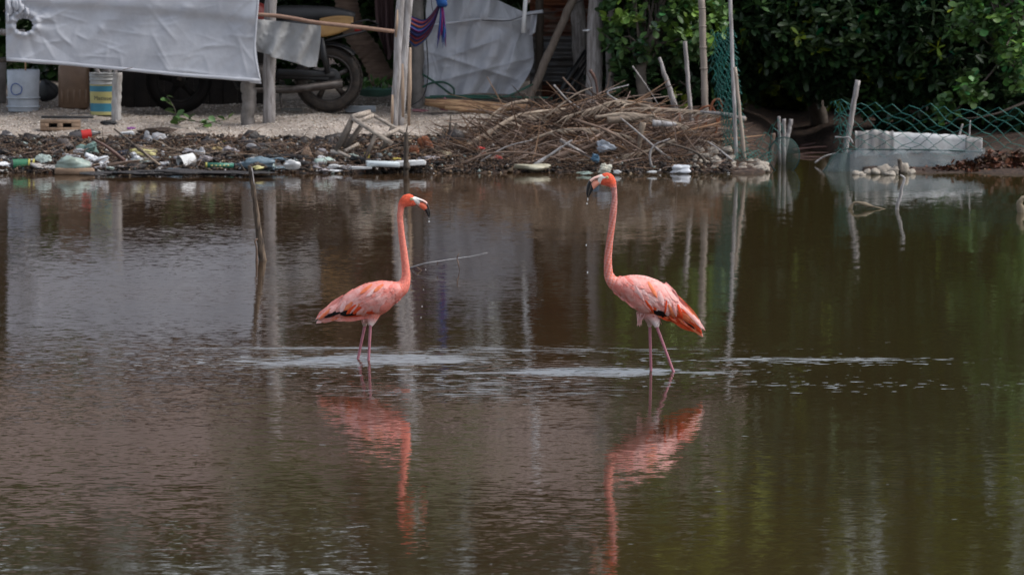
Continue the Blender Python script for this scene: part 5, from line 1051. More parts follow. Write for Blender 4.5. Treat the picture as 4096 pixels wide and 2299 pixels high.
# cup
g = G(745, 668); cp = thing('white_cup', g, 'white cup lying tipped with a pink smudge by the water', 'cup'); m_ = MB(); rot = Matrix.Rotation(-1.9, 3, 'Y') @ Matrix.Rotation(.5, 3, 'X')
m_ = MB(); m_.lathe(g+Vector((0,0,.05)), [(0,-.075),(.045,-.075),(.062,.06),(.066,.062),(.058,.06),(.042,-.06),(0,-.06)], 24, rot=rot); part('shell', m_, M_foam, cp)
g = P(880, 662, 58.5); ct = thing('green_can', g, 'green tube can with yellow rim lying level left of the blue bag', 'can'); m_ = MB(); q = Matrix.Rotation(.03,3,'Y'); m_.lathe(g, [(0,-.12),(.022,-.12),(.022,.12),(0,.12)], 20, axis='X', rot=q); part('tube', m_, mat('can_green', (.05,.22,.15), (.03,.13,.09), rough=.35, bump=0), ct)
m_ = MB(); m_.lathe(g, [(0,-.126),(.024,-.126),(.024,-.110),(.0,-.11)], 20, axis='X', rot=q); part('rim', m_, M_ylw, ct); m_ = MB(); m_.lathe(g, [(0,.12),(.023,.12),(.023,.145),(.0,.145)], 20, axis='X', rot=q); part('cap', m_, M_black, ct)
for i in range(5): m_ = MB(); m_.box(g+Vector((-.07+i*.035, -.0225, 0)), (.02,.002,.012)); part('print_mark', m_, M_lyel, ct)
crumple('plastic_bag', 1030, 670, 185, 58, M_blue, 'large crumpled dusty blue bag at the waterline', 'bag', 54, d=58.4, amp=.2); crumple('plastic_bag', 1030, 672, 66, 34, M_dwood, 'dark brown lump lying on the dusty blue bag', 'husk', 55, d=58.22); crumple('plastic_bag', 1035, 676, 48, 16, M_ybag, 'small cream scrap floating before the dusty blue bag', 'plastic scrap', 56, d=58.15)
crumple('white_bag', 1165, 672, 84, 46, M_foam, 'white crumpled bag right of the dusty blue bag', 'bag', 58, d=58.3, amp=.2); bottle(1300, 664, 84, 38, .1, mat('mint_bottle', (.58,.70,.64), (.44,.55,.50), rough=.3, bump=.3, transl=.3), 'pale mint bottle lying at the waterline before the tan sack', yaw=.3)
crumple('sack', 1225, 640, 46, 72, mat('tan_sack', (.36,.25,.17), (.25,.16,.11), bump=.4), 'torn tan sack standing left behind the mint bottle', 'sack', 61); crumple('sack', 1275, 640, 50, 44, mat('grey_tan_sack', (.27,.21,.17), (.17,.13,.1), bump=.4), 'grey tan sack behind the mint bottle', 'sack', 64)
crumple('husk', 1330, 668, 66, 30, M_dwood, 'dark husk right of the pale mint bottle', 'husk', 66); crumple('husk', 1015+350, 678, 80, 18, M_dbot, 'flat dark scrap floating left of the foam pieces', 'plastic scrap', 67, d=58.2)
def slab(px, py, w, h, dep, m, label, cat, d=58.3, ang=0, name='foam_slab'):
    m_ = MB(); c = P(px, py, d); m_.box(c, (w/466, dep, h/466), Matrix.Rotation(ang, 3, 'Y') @ Matrix.Rotation(.1, 3, 'Z'), bev=.006); 
    for i in range(len(m_.v)): m_.v[i] += Vector((R.uniform(-.004,.004), R.uniform(-.01,.01), R.uniform(-.003,.003)))
    return solo(name, m_, m, label, cat)
slab(1530, 656, 130, 20, .18, mat('pale_foam_tray', (.60,.66,.68), (.48,.54,.56), rough=.5, bump=.1), 'long pale foam tray lying left of the waterline stick', 'foam tray', ang=.04); slab(1640, 653, 120, 18, .2, M_foam, 'white foam board running behind the waterline stick', 'foam board', ang=-.05, d=58.45); slab(1445, 672, 80, 10, .1, M_foam, 'small flat white foam piece left of the long tray', 'foam piece', d=58.2)
crumple('plastic_bag', 1425, 658, 40, 28, mat('dirty_white', (.44,.42,.40), (.3,.28,.26), bump=.4), 'dirty white scrap under the broken chair leg', 'plastic scrap', 70); crumple('plastic_bag', 1468, 640, 26, 50, M_ylw if False else mat('dull_yellow', (.45,.36,.06), (.3,.24,.05), bump=.3), 'dull yellow plastic strip hanging inside the broken chair frame', 'plastic strip', 71); crumple('plastic_bag', 1518, 632, 30, 30, mat('clear_bag', (.34,.36,.36), (.24,.25,.25), transl=.3, bump=.3), 'clear bag between the broken chair legs', 'bag', 72); crumple('plastic_strip', 1584, 648, 36, 24, MATS['dull_yellow'], 'dull yellow scrap left of the waterline stick', 'plastic scrap', 73)
crumple('coconut_husk', 1700, 600, 66, 76, M_orange, 'orange brown coconut husk right of the waterline stick', 'coconut husk', 76); crumple('coconut_husk', 1660, 622, 50, 44, M_orange, 'smaller orange husk just behind the waterline stick', 'coconut husk', 77); crumple('rag', 1735, 610, 60, 30, M_core, 'brown leaf clump beside the orange husk', 'leaf clump', 78); crumple('plastic_bag', 1742, 568, 28, 20, mat('teal_scrap', (.06,.14,.16), bump=.2), 'small teal scrap above the orange husk', 'plastic scrap', 79)
st = thing('charred_stump', G(1800,580), 'small charred stump with broken spikes right of the orange husk', 'stump')
for a, b_, w in (((1800,585),(1803,462),8), ((1790,580),(1826,492),12), ((1780,570),(1772,520),14), ((1810,575),(1822,500),16), ((1840,580),(1856,538),6), ((1760,560),(1790,520),7), ((1800,540),(1768,505),6)):
    m_ = MB(); m_.tube([P(a[0],a[1],st.location.y), P((a[0]+b_[0])/2+R.uniform(-4,4),(a[1]+b_[1])/2,st.location.y), P(b_[0],b_[1],st.location.y)], [w/466,w/600,w/1800], 6, jit=.25); part('spike', m_, M_dwood, st)
m_ = MB(); m_.blob(st.location+Vector((0,0,.03)), (.11,.08,.07), 14, 9, .4, 5, 8); part('stump_base', m_, M_muck, st)
crumple('red_plastic', 1930, 618, 36, 46, M_red, 'red plastic rag caught in the left end of the brush pile', 'plastic scrap', 82, amp=.4); crumple('red_plastic', 1990, 640, 34, 28, M_red, 'smaller red scrap in the brush pile near the water', 'plastic scrap', 83)
crumple('paper_scrap', 1790, 632, 44, 34, mat('cream_paper', (.5,.42,.28), (.36,.28,.18), bump=.3), 'cream torn scrap right of the foam board', 'paper scrap', 84, amp=.4); crumple('plastic_bag', 1725, 640, 110, 24, MATS['grey_lilac_bag'], 'grey flat bag trailing right of the foam board', 'bag', 85); crumple('shell_heap', 2130, 678, 130, 34, mat('yellow_white_crust', (.50,.47,.36), (.3,.27,.19), bump=.8), 'cream crusty palm sheath in the water below the brush pile', 'palm sheath', 86, d=58.45, amp=.4)
crumple('plastic_bag', 2425, 595, 80, 50, mat('pale_blue_bag', (.46,.50,.55), (.32,.35,.4), bump=.4), 'pale blue white bag inside the right half of the brush pile', 'bag', 88, d=58.75); crumple('plastic_bag', 2385, 642, 50, 34, mat('bright_blue_bag', (.08,.17,.25), (.05,.1,.16), bump=.3), 'small blue bag low in the brush pile above the right flamingo head', 'bag', 89, d=58.5)
crumple('torn_cup', 2421, 690, 66, 50, mat('cream_plastic', (.58,.57,.48), (.44,.42,.34), bump=.3), 'torn cream plastic tub right behind the right flamingo head', 'tub', 91, d=58.3, amp=.25); crumple('white_shell', 2468, 694, 40, 20, M_foam, 'small white foam bit right of the right flamingo head', 'foam bit', 92, d=58.1, amp=.1); crumple('white_shell', 2610, 692, 44, 14, M_foam, 'flat white foam bit farther right on the waterline', 'foam bit', 93, d=58.1, amp=.1)
crumple('white_bag', 2718, 690, 90, 40, mat('blue_white_bag', (.62,.64,.68), (.46,.47,.5), bump=.6), 'white bag caught under dark branches at the right end of the pile', 'bag', 94, d=58.3); crumple('green_scrap', 2340, 696, 60, 14, M_gs, 'pale green scrap floating left of the right flamingo bill', 'plastic scrap', 95, d=58.1)
crumple('pink_bag', 1778, 444, 42, 70, M_pink, 'dusty pink bag standing on the sand by the split logs', 'bag', 96, amp=.2); crumple('pink_bag', 1680, 448, 70, 16, M_pink, 'flat pink rag on the sand left of the pink bag', 'rag', 97)
slab(1440, 436, 125, 26, .16, mat('grey_white_tray', (.30,.33,.36), (.22,.24,.27), rough=.4, bump=.1), 'grey white plastic tray behind the rear motorcycle wheel', 'tray', d=61.3, name='plastic_tray'); slab(1165, 442, 90, 14, .2, mat('dull_board', (.26,.25,.23), (.18,.17,.16)), 'grey flat board under the motorcycle engine', 'board', d=61.5, name='flat_board')
crumple('brown_pot', 965, 552, 30, 24, M_brown, 'small brown coconut on the sand below the concrete post', 'coconut', 98, amp=.08)
rr = random.Random(5)
for i in range(46):
    x = rr.uniform(20, 1500); y = rr.uniform(548, 668); mm, nm = rr.choice([(M_core,'brown'),(M_dbot,'dark grey'),(M_core,'brown'),(M_black,'black'),(MATS['frosted_bag'],'frosted'),(M_dwood,'dark brown')])
    o = crumple('rag', x, y, rr.uniform(36, 90), rr.uniform(16, 36), mm, 'small '+nm+' scrap trodden into the muddy litter on the left bank', 'scrap', 200+i, amp=.5); o['group'] = 'trodden scraps in the mud: '+nm
for i in range(26):
    x = rr.uniform(20, 1700); y = rr.uniform(560, 680); mm = rr.choice([M_foam, M_white, MATS['mint_bag'], MATS['cream_paper']]); o = crumple('scrap', x, y, rr.uniform(12, 26), rr.uniform(8, 16), mm, 'tiny pale plastic bit scattered in the left bank litter', 'scrap', 300+i, amp=.4); o['group'] = 'tiny pale bits in the litter'
for i in range(26):
    x = rr.uniform(10, 1500); y = rr.uniform(575, 684); nm, mm = rr.choice([('frosted clear', MATS['frosted_bag']), ('mint white', MATS['mint_bag']), ('grey brown', MATS['grey_brown_bag']), ('lilac grey', MATS['grey_lilac_bag']), ('white', M_white), ('smoky', M_dbot), ('dirty white', MATS['dirty_white'])])
    o = crumple('plastic_film', x, y, rr.uniform(30, 80), rr.uniform(14, 40), mm, 'crumpled '+nm+' film half buried among the shore litter on the left', 'plastic film', 400+i, amp=.7); o['group'] = nm+' film in the litter'
m_ = MB()
for i in range(60):
    x = rr.uniform(0, 1450); y = rr.uniform(560, 684) if i % 3 else rr.uniform(545, 590); g = G(x, y); s_ = rr.uniform(.02, .06); m_.blob(g+Vector((0,0,s_*.2)), (s_*rr.uniform(1,2.2), s_, s_*rr.uniform(.5,.9)), 9, 6, .5, 4, 700+i)
solo('muck_lumps', m_, M_muck, 'black rotten muck lumps between the litter along the left shore', 'muck', kind='stuff')
for i in range(34):
    x = rr.uniform(5, 1500); y = rr.uniform(648, 690); nm, mm = rr.choice([('frosted clear', MATS['frosted_bag']), ('mint white', MATS['mint_bag']), ('lilac grey', MATS['grey_lilac_bag']), ('white', M_foam), ('white', M_white), ('dirty white', MATS['dirty_white']), ('dusty blue', M_blue), ('black', M_black)])
    o = crumple('plastic_scrap', x, y, rr.uniform(30, 105), rr.uniform(12, 34), mm, 'torn '+nm+' plastic washed up right at the left waterline', 'plastic scrap', 601+i*(2 if i % 3 else 1), amp=.8, dep=1.4); o['group'] = nm+' plastic at the waterline'
# mud tongue in the shallow water
m_ = MB()
for k, (x, y, w, h) in enumerate(((560,692,190,16),(700,690,260,18),(880,692,220,14),(420,694,120,12),(1010,690,160,8))): m_.blob(P(x, y, 57.9), (w/466/2*1.2,.16,h/466*.55), 22, 8, .25, 4, k+40)
solo('mud_bank', m_, M_muck, 'black mud bars just breaking the surface', None, kind='structure')
# bigger sticks in the left litter
def stick(pts, w, m, label, d, cat='branch', n=7, name='branch', dz=None):
    q = [P(p[0], p[1], d+(p[2] if len(p) > 2 else 0)) for p in pts]; m_ = MB(); b_ = bez(q, 12); m_.tube(b_, [w/930*(1-.6*i/12) for i in range(13)], n, jit=.15); return solo(name, m_, m, label, cat)
M_rstick = mat('red_brown_wet_stick', (.12,.055,.04), (.05,.025,.02), rough=.5, bump=.5)
stick([(640,655),(560,600),(500,550),(455,515)], 16, M_dwood, 'long dark branch crossing in front of the yellow bag', 58.7); stick([(500,645),(430,590),(370,555)], 20, M_rstick, 'reddish wet branch left of the long dark branch', 58.6); stick([(500,640),(515,600),(525,560)], 9, M_dwood, 'short dark fork rising from the reddish wet branch', 58.65)
stick([(430,662),(500,650),(560,642)], 17, M_brown, 'pale brown stick lying flat at the waterline left', 58.45); stick([(640,660),(600,630),(560,590)], 10, M_straw, 'tan stick leaning on the yellow bag', 58.55)
stick([(1065,580),(1150,640),(1245,685)], 6, M_dwood, 'thin dark twig dipping into the water left of the mint bottle', 58.3); stick([(985,690),(960,655),(940,640)], 6, M_dwood, 'small dark twig across the dusty blue bag', 58.2)
rr = random.Random(8)
for i in range(16): # straw fan
    x = 640+rr.uniform(-20, 280); y = 655-rr.uniform(0, 60); m_ = MB(); a = P(x, y, 58.8+rr.uniform(-.2,.2)); a.z = max(a.z, gz(a.x,a.y)+.01); b_ = a+Vector((rr.choice((-1,1))*rr.uniform(.15,.32), rr.uniform(-.1,.1), rr.uniform(-.02,.09))); m_.tube([a, a.lerp(b_,.5)+Vector((0,0,.012)), b_], [.004,.005,.002], 5); solo('reed', m_, M_straw, 'dry straw coloured reed lying in the litter between yellow bag and blue bag', 'reed', 'dry reeds between the bags')
for i in range(12):
    x = 1330+rr.uniform(0, 90); m_ = MB(); a = P(x, 600+rr.uniform(0,20), 58.9); b_ = P(x+60+rr.uniform(0,30), 655+rr.uniform(-10,6), 58.6); m_.tube([a, a.lerp(b_,.5), b_], [.005,.006,.003], 5); solo('reed', m_, M_straw, 'dry tan reed under the tipped broken chair frame', 'reed', 'dry reeds under the broken chair')
# ================================================================ BRUSH PILE BRANCHES AND PALM FRONDS
def frond(pts, d0, d1, nl, ll, label, side=(-1, 1), w=22, droop=.5, lean=0.0):
    q = bez([P(p[0], p[1], lin(d0, d1, i/(len(pts)-1))) for i, p in enumerate(pts)], 24); rt = thing('palm_frond', q[0], label, 'palm frond', 'dead palm fronds on the brush pile'); m_ = MB(); m_.tube(q, [w/930*(1-.75*i/24) for i in range(25)], 7, flat=.6, jit=.08); part('midrib', m_, M_straw, rt)
    for i in range(nl):
        t = .18+.8*i/nl; p = q[int(t*24)]; tv = (q[min(24, int(t*24)+1)]-q[max(0, int(t*24)-1)]).normalized()
        for s in side:
            l_ = ll/466*R.uniform(.6, 1.1)*(1-.5*abs(t-.5)); e = p+tv*l_*.75+Vector((R.uniform(-.06,.06), s*l_*.35, s*lean*l_-droop*l_*R.uniform(.6,1.2))); m = p.lerp(e, .5)+Vector((0,0,.02)); wv = Vector((0,.3,1)).normalized()*R.uniform(.004,.009); m_ = MB()
            m_.add([p-wv*.6, p+wv*.6, m+wv, m-wv, e, m+Vector((0,-.003,0))], [(0,1,2,5),(0,5,3),(5,2,4),(3,5,4)]); part('leaflet', m_, M_straw, rt, smooth=False)
frond([(1865,590),(1960,530),(2080,462),(2262,434)], 59.2, 59.5, 26, 110, 'long arched dead palm frond at the left end of the brush pile', side=(-1,1), w=30, droop=.75)
frond([(2985,478),(2880,458),(2780,446),(2600,432),(2440,440)], 59.0, 59.2, 24, 130, 'pale combed dead frond pointing left across the top of the pile', w=16, droop=.28)
frond([(2600,430),(2480,405),(2400,425),(2250,470)], 59.3, 59.2, 20, 120, 'frayed dead frond bent over the crown of the brush pile', w=18, droop=.4); frond([(2110,402),(2030,420),(1960,470),(1920,540)], 59.9, 59.6, 18, 80, 'short dead frond hanging beside the split logs', w=16, droop=.6)
frond([(2380,470),(2500,455),(2620,470),(2730,500)], 59.0, 58.95, 26, 120, 'flattened pale dead frond lying across the middle of the pile', w=14, droop=.35)
frond([(2120,560),(2250,520),(2400,520),(2520,550)], 58.85, 58.8, 22, 100, 'brown dead frond pressed flat against the pile front', w=12, droop=.3)
frond([(2790,560),(2850,575),(2900,600),(2940,615)], 59.1, 58.9, 18, 90, 'reddish frayed frond at the right foot of the brush pile', w=12, droop=.6); frond([(2700,560),(2600,600),(2450,630),(2330,640)], 58.75, 58.7, 20, 110, 'dead frond lying low along the front of the pile', w=14, droop=.25)
BRL = [([(2980,478),(2900,458),(2800,447)],24,M_grey,'thick grey butt of the pale combed frond pointing right',58.95),([(2430,484),(2540,472),(2620,462)],34,M_straw,'stout tan stick lying level high on the pile',58.95),([(2610,494),(2680,497),(2706,498)],30,M_pale,'pale broken stick with a rounded end near the pointed stake',58.9),
 ([(2572,490),(2560,560),(2552,628)],26,M_straw,'tan upright slat hanging down the middle of the pile',58.75),([(2200,640),(2350,590),(2480,545),(2560,520)],22,M_brown,'long brown branch slanting up through the pile centre',58.8),([(2240,560),(2380,640),(2470,690)],14,M_grey,'grey branch running down to the right flamingo head',58.6),
 ([(2700,650),(2620,590),(2540,520),(2480,470)],13,M_grey,'grey branch crossing the right half of the pile',58.7),([(2840,690),(2800,620),(2700,580),(2600,560)],15,M_dwood,'dark bent branch sweeping to the water on the right',58.6),([(2610,680),(2600,620),(2620,580),(2680,555)],12,M_grey,'pale curved twig dipping in the water right of centre',58.5),
 ([(2530,265),(2590,350),(2640,430)],7,M_grey,'thin bare twig rising behind the leaning stakes',59.8),([(2215,340),(2270,400),(2330,440)],9,M_grey,'thin bare twig rising at the left of the pile crown',59.6),([(2250,310),(2330,400),(2360,470)],7,M_brown,'hooked thin twig against the tin wall',59.8),([(2360,280),(2384,330),(2395,440)],16,M_rstick,'dark red broken stem in front of the thick grey trunk',60.4),
 ([(1850,655),(1960,615),(2100,612),(2260,640)],12,M_brown,'long thin branch lying along the left foot of the pile',58.55),([(1900,660),(2020,590),(2130,560)],9,M_grey,'grey twig crossing the left foot of the pile',58.6),([(2140,660),(2200,620),(2290,560)],16,M_pale,'pale stick near the cream palm sheath',58.5),([(2060,580),(2050,640),(2040,670)],8,M_brown,'short upright twig in the left half of the pile',58.6),
 ([(2860,680),(2790,610),(2740,540)],10,M_brown,'thin brown twig leaning on the right end of the pile',58.7),([(2950,660),(2880,600),(2830,565)],9,M_pale,'pale twig over the coral rubble',58.7),([(2300,480),(2420,520),(2560,600),(2640,660)],12,M_brown,'brown branch running diagonally down the pile front',58.65),([(2500,420),(2430,370),(2515,340)],9,M_pale,'bleached forked twig on the crown of the pile',59.3),([(2180,470),(2300,380),(2370,350)],8,M_straw,'tan bare twig leaning up at the pile crown left',59.3)]
for pts, w, m, lab, d in BRL: stick(pts, w, m, lab, d)
# dry orange stems behind bundled net
for i, pts in enumerate(([(2780,560),(2830,480),(2850,410),(2880,400),(2886,450),(2860,520)], [(2780,520),(2800,440),(2850,430),(2870,500),(2850,560)], [(2700,560),(2720,470),(2690,440),(2640,430)])): stick(pts, 13, M_orange, ('tall','shorter','left')[i]+' curled orange dry stem beside the bundled green net', 59.7, 'stem', name='dry_stem')
# ================================================================ ROCKS
rr = random.Random(4)
def rocks(spec, label_fn, group):
    for i, (x, y, w, h, d) in enumerate(spec):
        m_ = MB(); c = P(x, y, d); m_.blob(c, (w/930, w/1000, h/930), 12, 8, .22, 3.5, i+500); o = solo('coral_rock', m_, M_stone, label_fn, 'rock', group)
rocks([(2790+rr.uniform(-10,260), 0, rr.uniform(24,52), rr.uniform(20,38), 58.5+rr.uniform(0,.5)) for _ in range(0)], '', '')
sp = []
for _ in range(64): x = rr.uniform(2770, 3065); top = 590 if x < 2900 else 590+(x-2900)*.45; sp.append((x, rr.uniform(top, 684), rr.uniform(20, 48), rr.uniform(16, 34), 58.5+rr.uniform(0,.25)))
sp = [(x, y, w, h, 58.45+(690-y)/95*.5) for x, y, w, h, d in sp]; rocks(sp, 'pale coral rubble stone heaped at the foot of the green net bundle', 'coral rubble below the net bundle')
rocks([(3430,696,46,22,58.2),(3470,690,36,26,58.25),(3500,686,40,30,58.2),(3535,680,60,46,58.25),(3580,684,44,36,58.2),(3612,674,44,50,58.3),(3560,698,50,24,58.1),(3640,690,40,26,58.3),(3450,700,30,14,58.1)], 'pale coral stone in the row below the dark mesh skirt', 'coral stones below the mesh skirt')
m_ = MB(); m_.tube(bez([P(3605,690,58.2), P(3600,655,58.2), P(3595,636,58.2)], 5), [.03,.025,.02,.018,.022,.02], 8, jit=.3); solo('small_stump', m_, M_bark, 'small mossy stub standing on the coral stones', 'stump')
# ================================================================ NETS
def wires(name, polys, r, m, parent=None, label=None, n=3, kind=None):
    m_ = MB()
    for q in polys: m_.tube(q, [r]*len(q), n, cap=False)
    return m_, m
def chain(fn, nu, nv, r):
    """diamond mesh: fn(u,v)->Vector"""
    m_ = MB()
    for i in range(nu+1):
        for s in (-1, 1):
            pass
    for j in range(nv):
        for i in range(nu):
            k = (j % 2)*.5
            c0 = fn((i+k)/nu, j/nv); t_ = Vector((0, 0, 0))
            a = fn((i+k-.5)/nu, (j+.86)/nv); b_ = fn((i+k+.5)/nu, (j+.86)/nv); a2 = fn((i+k-.5)/nu, (j+1)/nv); b2 = fn((i+k+.5)/nu, (j+1)/nv)
            m_.tube([c0, c0.lerp(a, .5)+Vector((0, R.uniform(-.004,.004), R.uniform(-.004,.004))), a, a2], [r]*4, 3, cap=False); m_.tube([c0, c0.lerp(b_, .5), b_], [r]*3, 3, cap=False)
    return m_
wf = thing('wire_fence', P(3700,690,59.2), 'green diamond wire mesh fence at the right, sagging over the foam slab', 'wire fence')
ns = lambda u, v: (7*math.sin(u*17+v*3)+5*math.sin(u*31-v*7), 6*math.sin(u*23+v*9)+5*math.sin(u*11-v*13))
def fen(u, v): a, b_ = ns(u, v); x = 3365+u*760+a; y = lin(398+22*math.sin(u*2.5)+(0 if u > .1 else (.1-u)*0)+14*u, 622+10*u, v)+b_; return P(x, y, 59.15+.05*math.sin(u*9))
part('wire_mesh', chain(fen, 11, 9, .0034), M_net, wf, kind='stuff')
def fen2(u, v): a, b_ = ns(u*2, v); return P(3340+u*60+a*.7+10*v, lin(404, 620, v)+b_, 59.0)
part('wire_mesh', chain(fen2, 3, 12, .0032), M_net, wf, kind='stuff')
nb = thing('net_bundle', P(2930,620,59.4), 'tall bundle of green wire netting hung on the slim poles', 'netting')
for k in range(3):
    def nbf(u, v, k=k):
        xl = [(2845,115),(2850,200),(2870,300),(2885,400),(2890,500),(2880,600)]; y = 118+v*540; i = min(4, int(v*5)); f = v*5-i; x0 = lin(xl[i][0], xl[i+1][0], f); x1 = lin(2940, 2990, v)+ (8 if v > .8 else 0); x0 += 10*math.sin(v*9+k); return P(lin(x0, x1, u)+5*math.sin(v*30+k*2+u*9), y+6*u+18*math.sin(u*3+k), 58.9+k*.045+.03*math.sin(v*8+k))
    part('net_fold', chain(nbf, 5, 24, .0027), M_net, nb, kind='stuff')
def nbt(u, v): return P(2950+u*150-10*v, lin(590+25*u, 655, v)+5*math.sin(u*20+v*5), 58.75-.08*v+.04*math.sin(u*14))
part('net_fold', chain(nbt, 9, 7, .003), M_net, nb, kind='stuff')
def nbr(u, v): a, b_ = ns(u, v); return P(3030+u*110+a*.6, lin(lin(560,478,min(1,u*1.4)), 620, v)+b_*.6, 59.35)
nr = thing('net_scrap', P(3090,620,59.3), 'ragged green wire netting strung to the short stakes', 'netting'); part('wire_mesh', chain(nbr, 4, 5, .003), M_net, nr, kind='stuff')
def mtl_mesh(name, col, dens, scale):
    m = bpy.data.materials.new(name); MATS[name] = m; m.use_nodes = True; t = m.node_tree; N = t.nodes; K = t.links; b = N['Principled BSDF']; b.inputs['Base Color'].default_value = (*col, 1); b.inputs['Roughness'].default_value = .7
    tr = N.new('ShaderNodeBsdfTransparent'); mx = N.new('ShaderNodeMixShader'); tc = N.new('ShaderNodeTexCoord'); n = N.new('ShaderNodeTexNoise'); n.inputs['Scale'].default_value = scale; K.new(tc.outputs['Object'], n.inputs['Vector']); mr = N.new('ShaderNodeMapRange'); mr.inputs[1].default_value = .35; mr.inputs[2].default_value = .65; mr.inputs[3].default_value = dens-.12; mr.inputs[4].default_value = dens+.12; K.new(n.outputs[0], mr.inputs[0])
    K.new(mr.outputs[0], mx.inputs[0]); K.new(tr.outputs[0], mx.inputs[1]); K.new(b.outputs[0], mx.inputs[2]); K.new(mx.outputs[0], N['Material Output'].inputs[0]); return m
M_gauze = mtl_mesh('fine_dark_gauze', (.05,.085,.08), .55, 9); M_gauze2 = mtl_mesh('fine_grey_gauze', (.14,.17,.18), .55, 8)
hp = thing('hoop_net', P(3130,690,58.8), 'round dark green landing net propped at the waterline', 'landing net')
cn = P(3136, 622, 58.8); m_ = MB(); m_.grid(lambda u, v: cn+Vector((-math.cos(u*6.283)*.132*v, -.02-.05*(1-v*v), math.sin(u*6.283)*.155*v+.0)), 28, 6); part('gauze', m_, mtl_mesh('sheer_hoop_gauze', (.04,.075,.065), .34, 9), hp)
m_ = MB(); m_.tube([cn+Vector((math.cos(a)*.134, 0, math.sin(a)*.157)) for a in np.linspace(0, 6.283, 34)], [.0055]*34, 6, cap=False); part('hoop', m_, M_netd, hp)
ms = thing('mesh_skirt', P(3600,695,58.9), 'low fine dark gauze skirt along the foot of the foam slab', 'netting')
m_ = MB(); m_.grid(lambda u, v: P(lin(3345-70*v, 3940, u), lin(597 if u > .05 else 612, 702, v)+3*math.sin(u*30), 58.75-.12*v+.02*math.sin(u*25)), 60, 6); part('gauze', m_, M_gauze2, ms)
m_ = MB(); m_.tube(bez([P(3290,692,58.6), P(3340,620,58.7), P(3372,598,58.74), P(3450,598,58.74), P(3700,600,58.74), P(3930,608,58.76)], 40), [.006]*41, 6); part('edge_rope', m_, M_netd, ms)
m_ = MB(); m_.grid(lambda u, v: P(lin(3288+40*(1-v), 3400, u), lin(612, 700, v), 58.6+.03*math.sin(u*9)), 14, 6); part('gauze', m_, M_gauze, ms)
# foam slab + translucent sheet
fs_ = thing('foam_wall', P(3680,680,59.5), 'long white foam slab standing behind the wire fence, ragged top edge', 'foam slab')
m_ = MB()
def slabf(u, v):
    x = lin(3572, 3866, u); yt = 529+14*u+1.2*math.sin(u*23)+.8*math.sin(u*51); return P(x, lin(yt, 690, v), 59.5+.01*math.sin(u*9))
m_.grid(slabf, 60, 8, thick=(0,.05,0)); part('slab', m_, M_foam, fs_)
M_sheet = mat('cloudy_sheet', (.50,.48,.47), (.30,.285,.27), rough=.4, scale=5, stretch=(5,5,.8), bump=.1, transl=.25, contrast=1.5)
m_ = MB(); m_.grid(lambda u, v: P(lin(3420, 3574, u), lin(522+4*math.sin(u*9)+1.5*math.sin(u*37), 690, v), 59.47+.006*math.sin(u*22)), 40, 8, thick=(0,.004,0)); part('sheet', m_, M_sheet, fs_)
m_ = MB(); m_.grid(lambda u, v: P(lin(3862, 3930, u), lin(545+6*u, 690, v), 59.45), 10, 6, thick=(0,.004,0)); part('sheet', m_, M_sheet, fs_)
m_ = MB(); m_.tube(bez([P(3340,548,59.0), P(3370,550,59.0), P(3398,550,59.0), P(3412,575,59.0)], 8), [.006]*9, 6, jit=.2); solo('pale_rope', m_, M_pale, 'pale rope tied round the leaning stake of the wire fence', 'rope')
m_ = MB(); m_.blob(P(3225,535,64.0), (.10,.05,.05), 12, 8, .3, 3, 5); m_.blob(P(3195,530,64.0), (.04,.04,.06), 12, 8, .3, 3, 6); solo('pale_bag', m_, mat('dim_white_bag', (.35,.37,.38), (.2,.21,.22), bump=.4), 'dim white bag lying in the dark at the back of the inlet', 'bag')
for i, (a, b_, w) in enumerate((((3170,600),(3390,590),14), ((3150,625),(3360,612),12), ((3200,585),(3350,572),16), ((3160,640),(3300,632),9))): stick([a, ((a[0]+b_[0])/2, (a[1]+b_[1])/2-6), b_], w, M_rstick, ('longest','middle','topmost','lowest')[i]+' red brown palm stalk lying on the mud at the inlet head', 61.5-i*.3 if i != 2 else 62.2, 'palm stalk')
stick([(3258,652),(3300,625),(3350,612)], 9, M_pale, 'pale bent stick emerging from the dark inlet water', 59.6)
# ================================================================ DRY LEAF HEAP
lh = thing('leaf_heap', P(3900,700,58.8), 'reddish brown heap of fallen mangrove leaves at the right edge', 'leaf heap')
m_ = MB()
for i in range(9): x = 3660+i*62; hh = 20 + 72*min(1, (x-3640)/330); p = P(x, 700, 58.75); m_.blob((p.x, 58.95, hh/466*.2), (.12,.2,hh/466*.62), 12, 8, .2, 3, 80+i)
part('mound', m_, M_core, lh, kind='stuff')
pos = []; 
for i in range(2600):
    x = R.uniform(3560, 4230); hh = (8 + 84*min(1, max(0, (x-3640))/330)); t = R.random()**.8; d = 58.42+R.uniform(0,.10)+(1-t)*.3; p = P(x, 702-hh*(1-t)+R.uniform(-6,4), d); pos.append(tuple(p))
pos = np.array(pos); n = len(pos); dr = rng.normal(0, 1, (n,3)); dr[:,2] *= .6; tint = np.array([R.choice([(1,1,1),(1.5,1.1,.9),(.6,.55,.5),(1.9,1.6,1.3),(.8,.9,.5)]) for _ in range(n)]); sz = rng.uniform(.035,.07,n)
order = np.argsort(pos[:,1]); near = order[:280]; far = order[280:]
V, Fc, T = leaf_arrays(pos[far], dr[far], sz[far], tint[far], .8); V -= np.array(lh.location); o = bpy.data.objects.new('leaf_mass', npmesh('leaf_mass', V, Fc, M_dry, T)); COL.objects.link(o); o.parent = lh; o['kind'] = 'stuff'
dm = {}
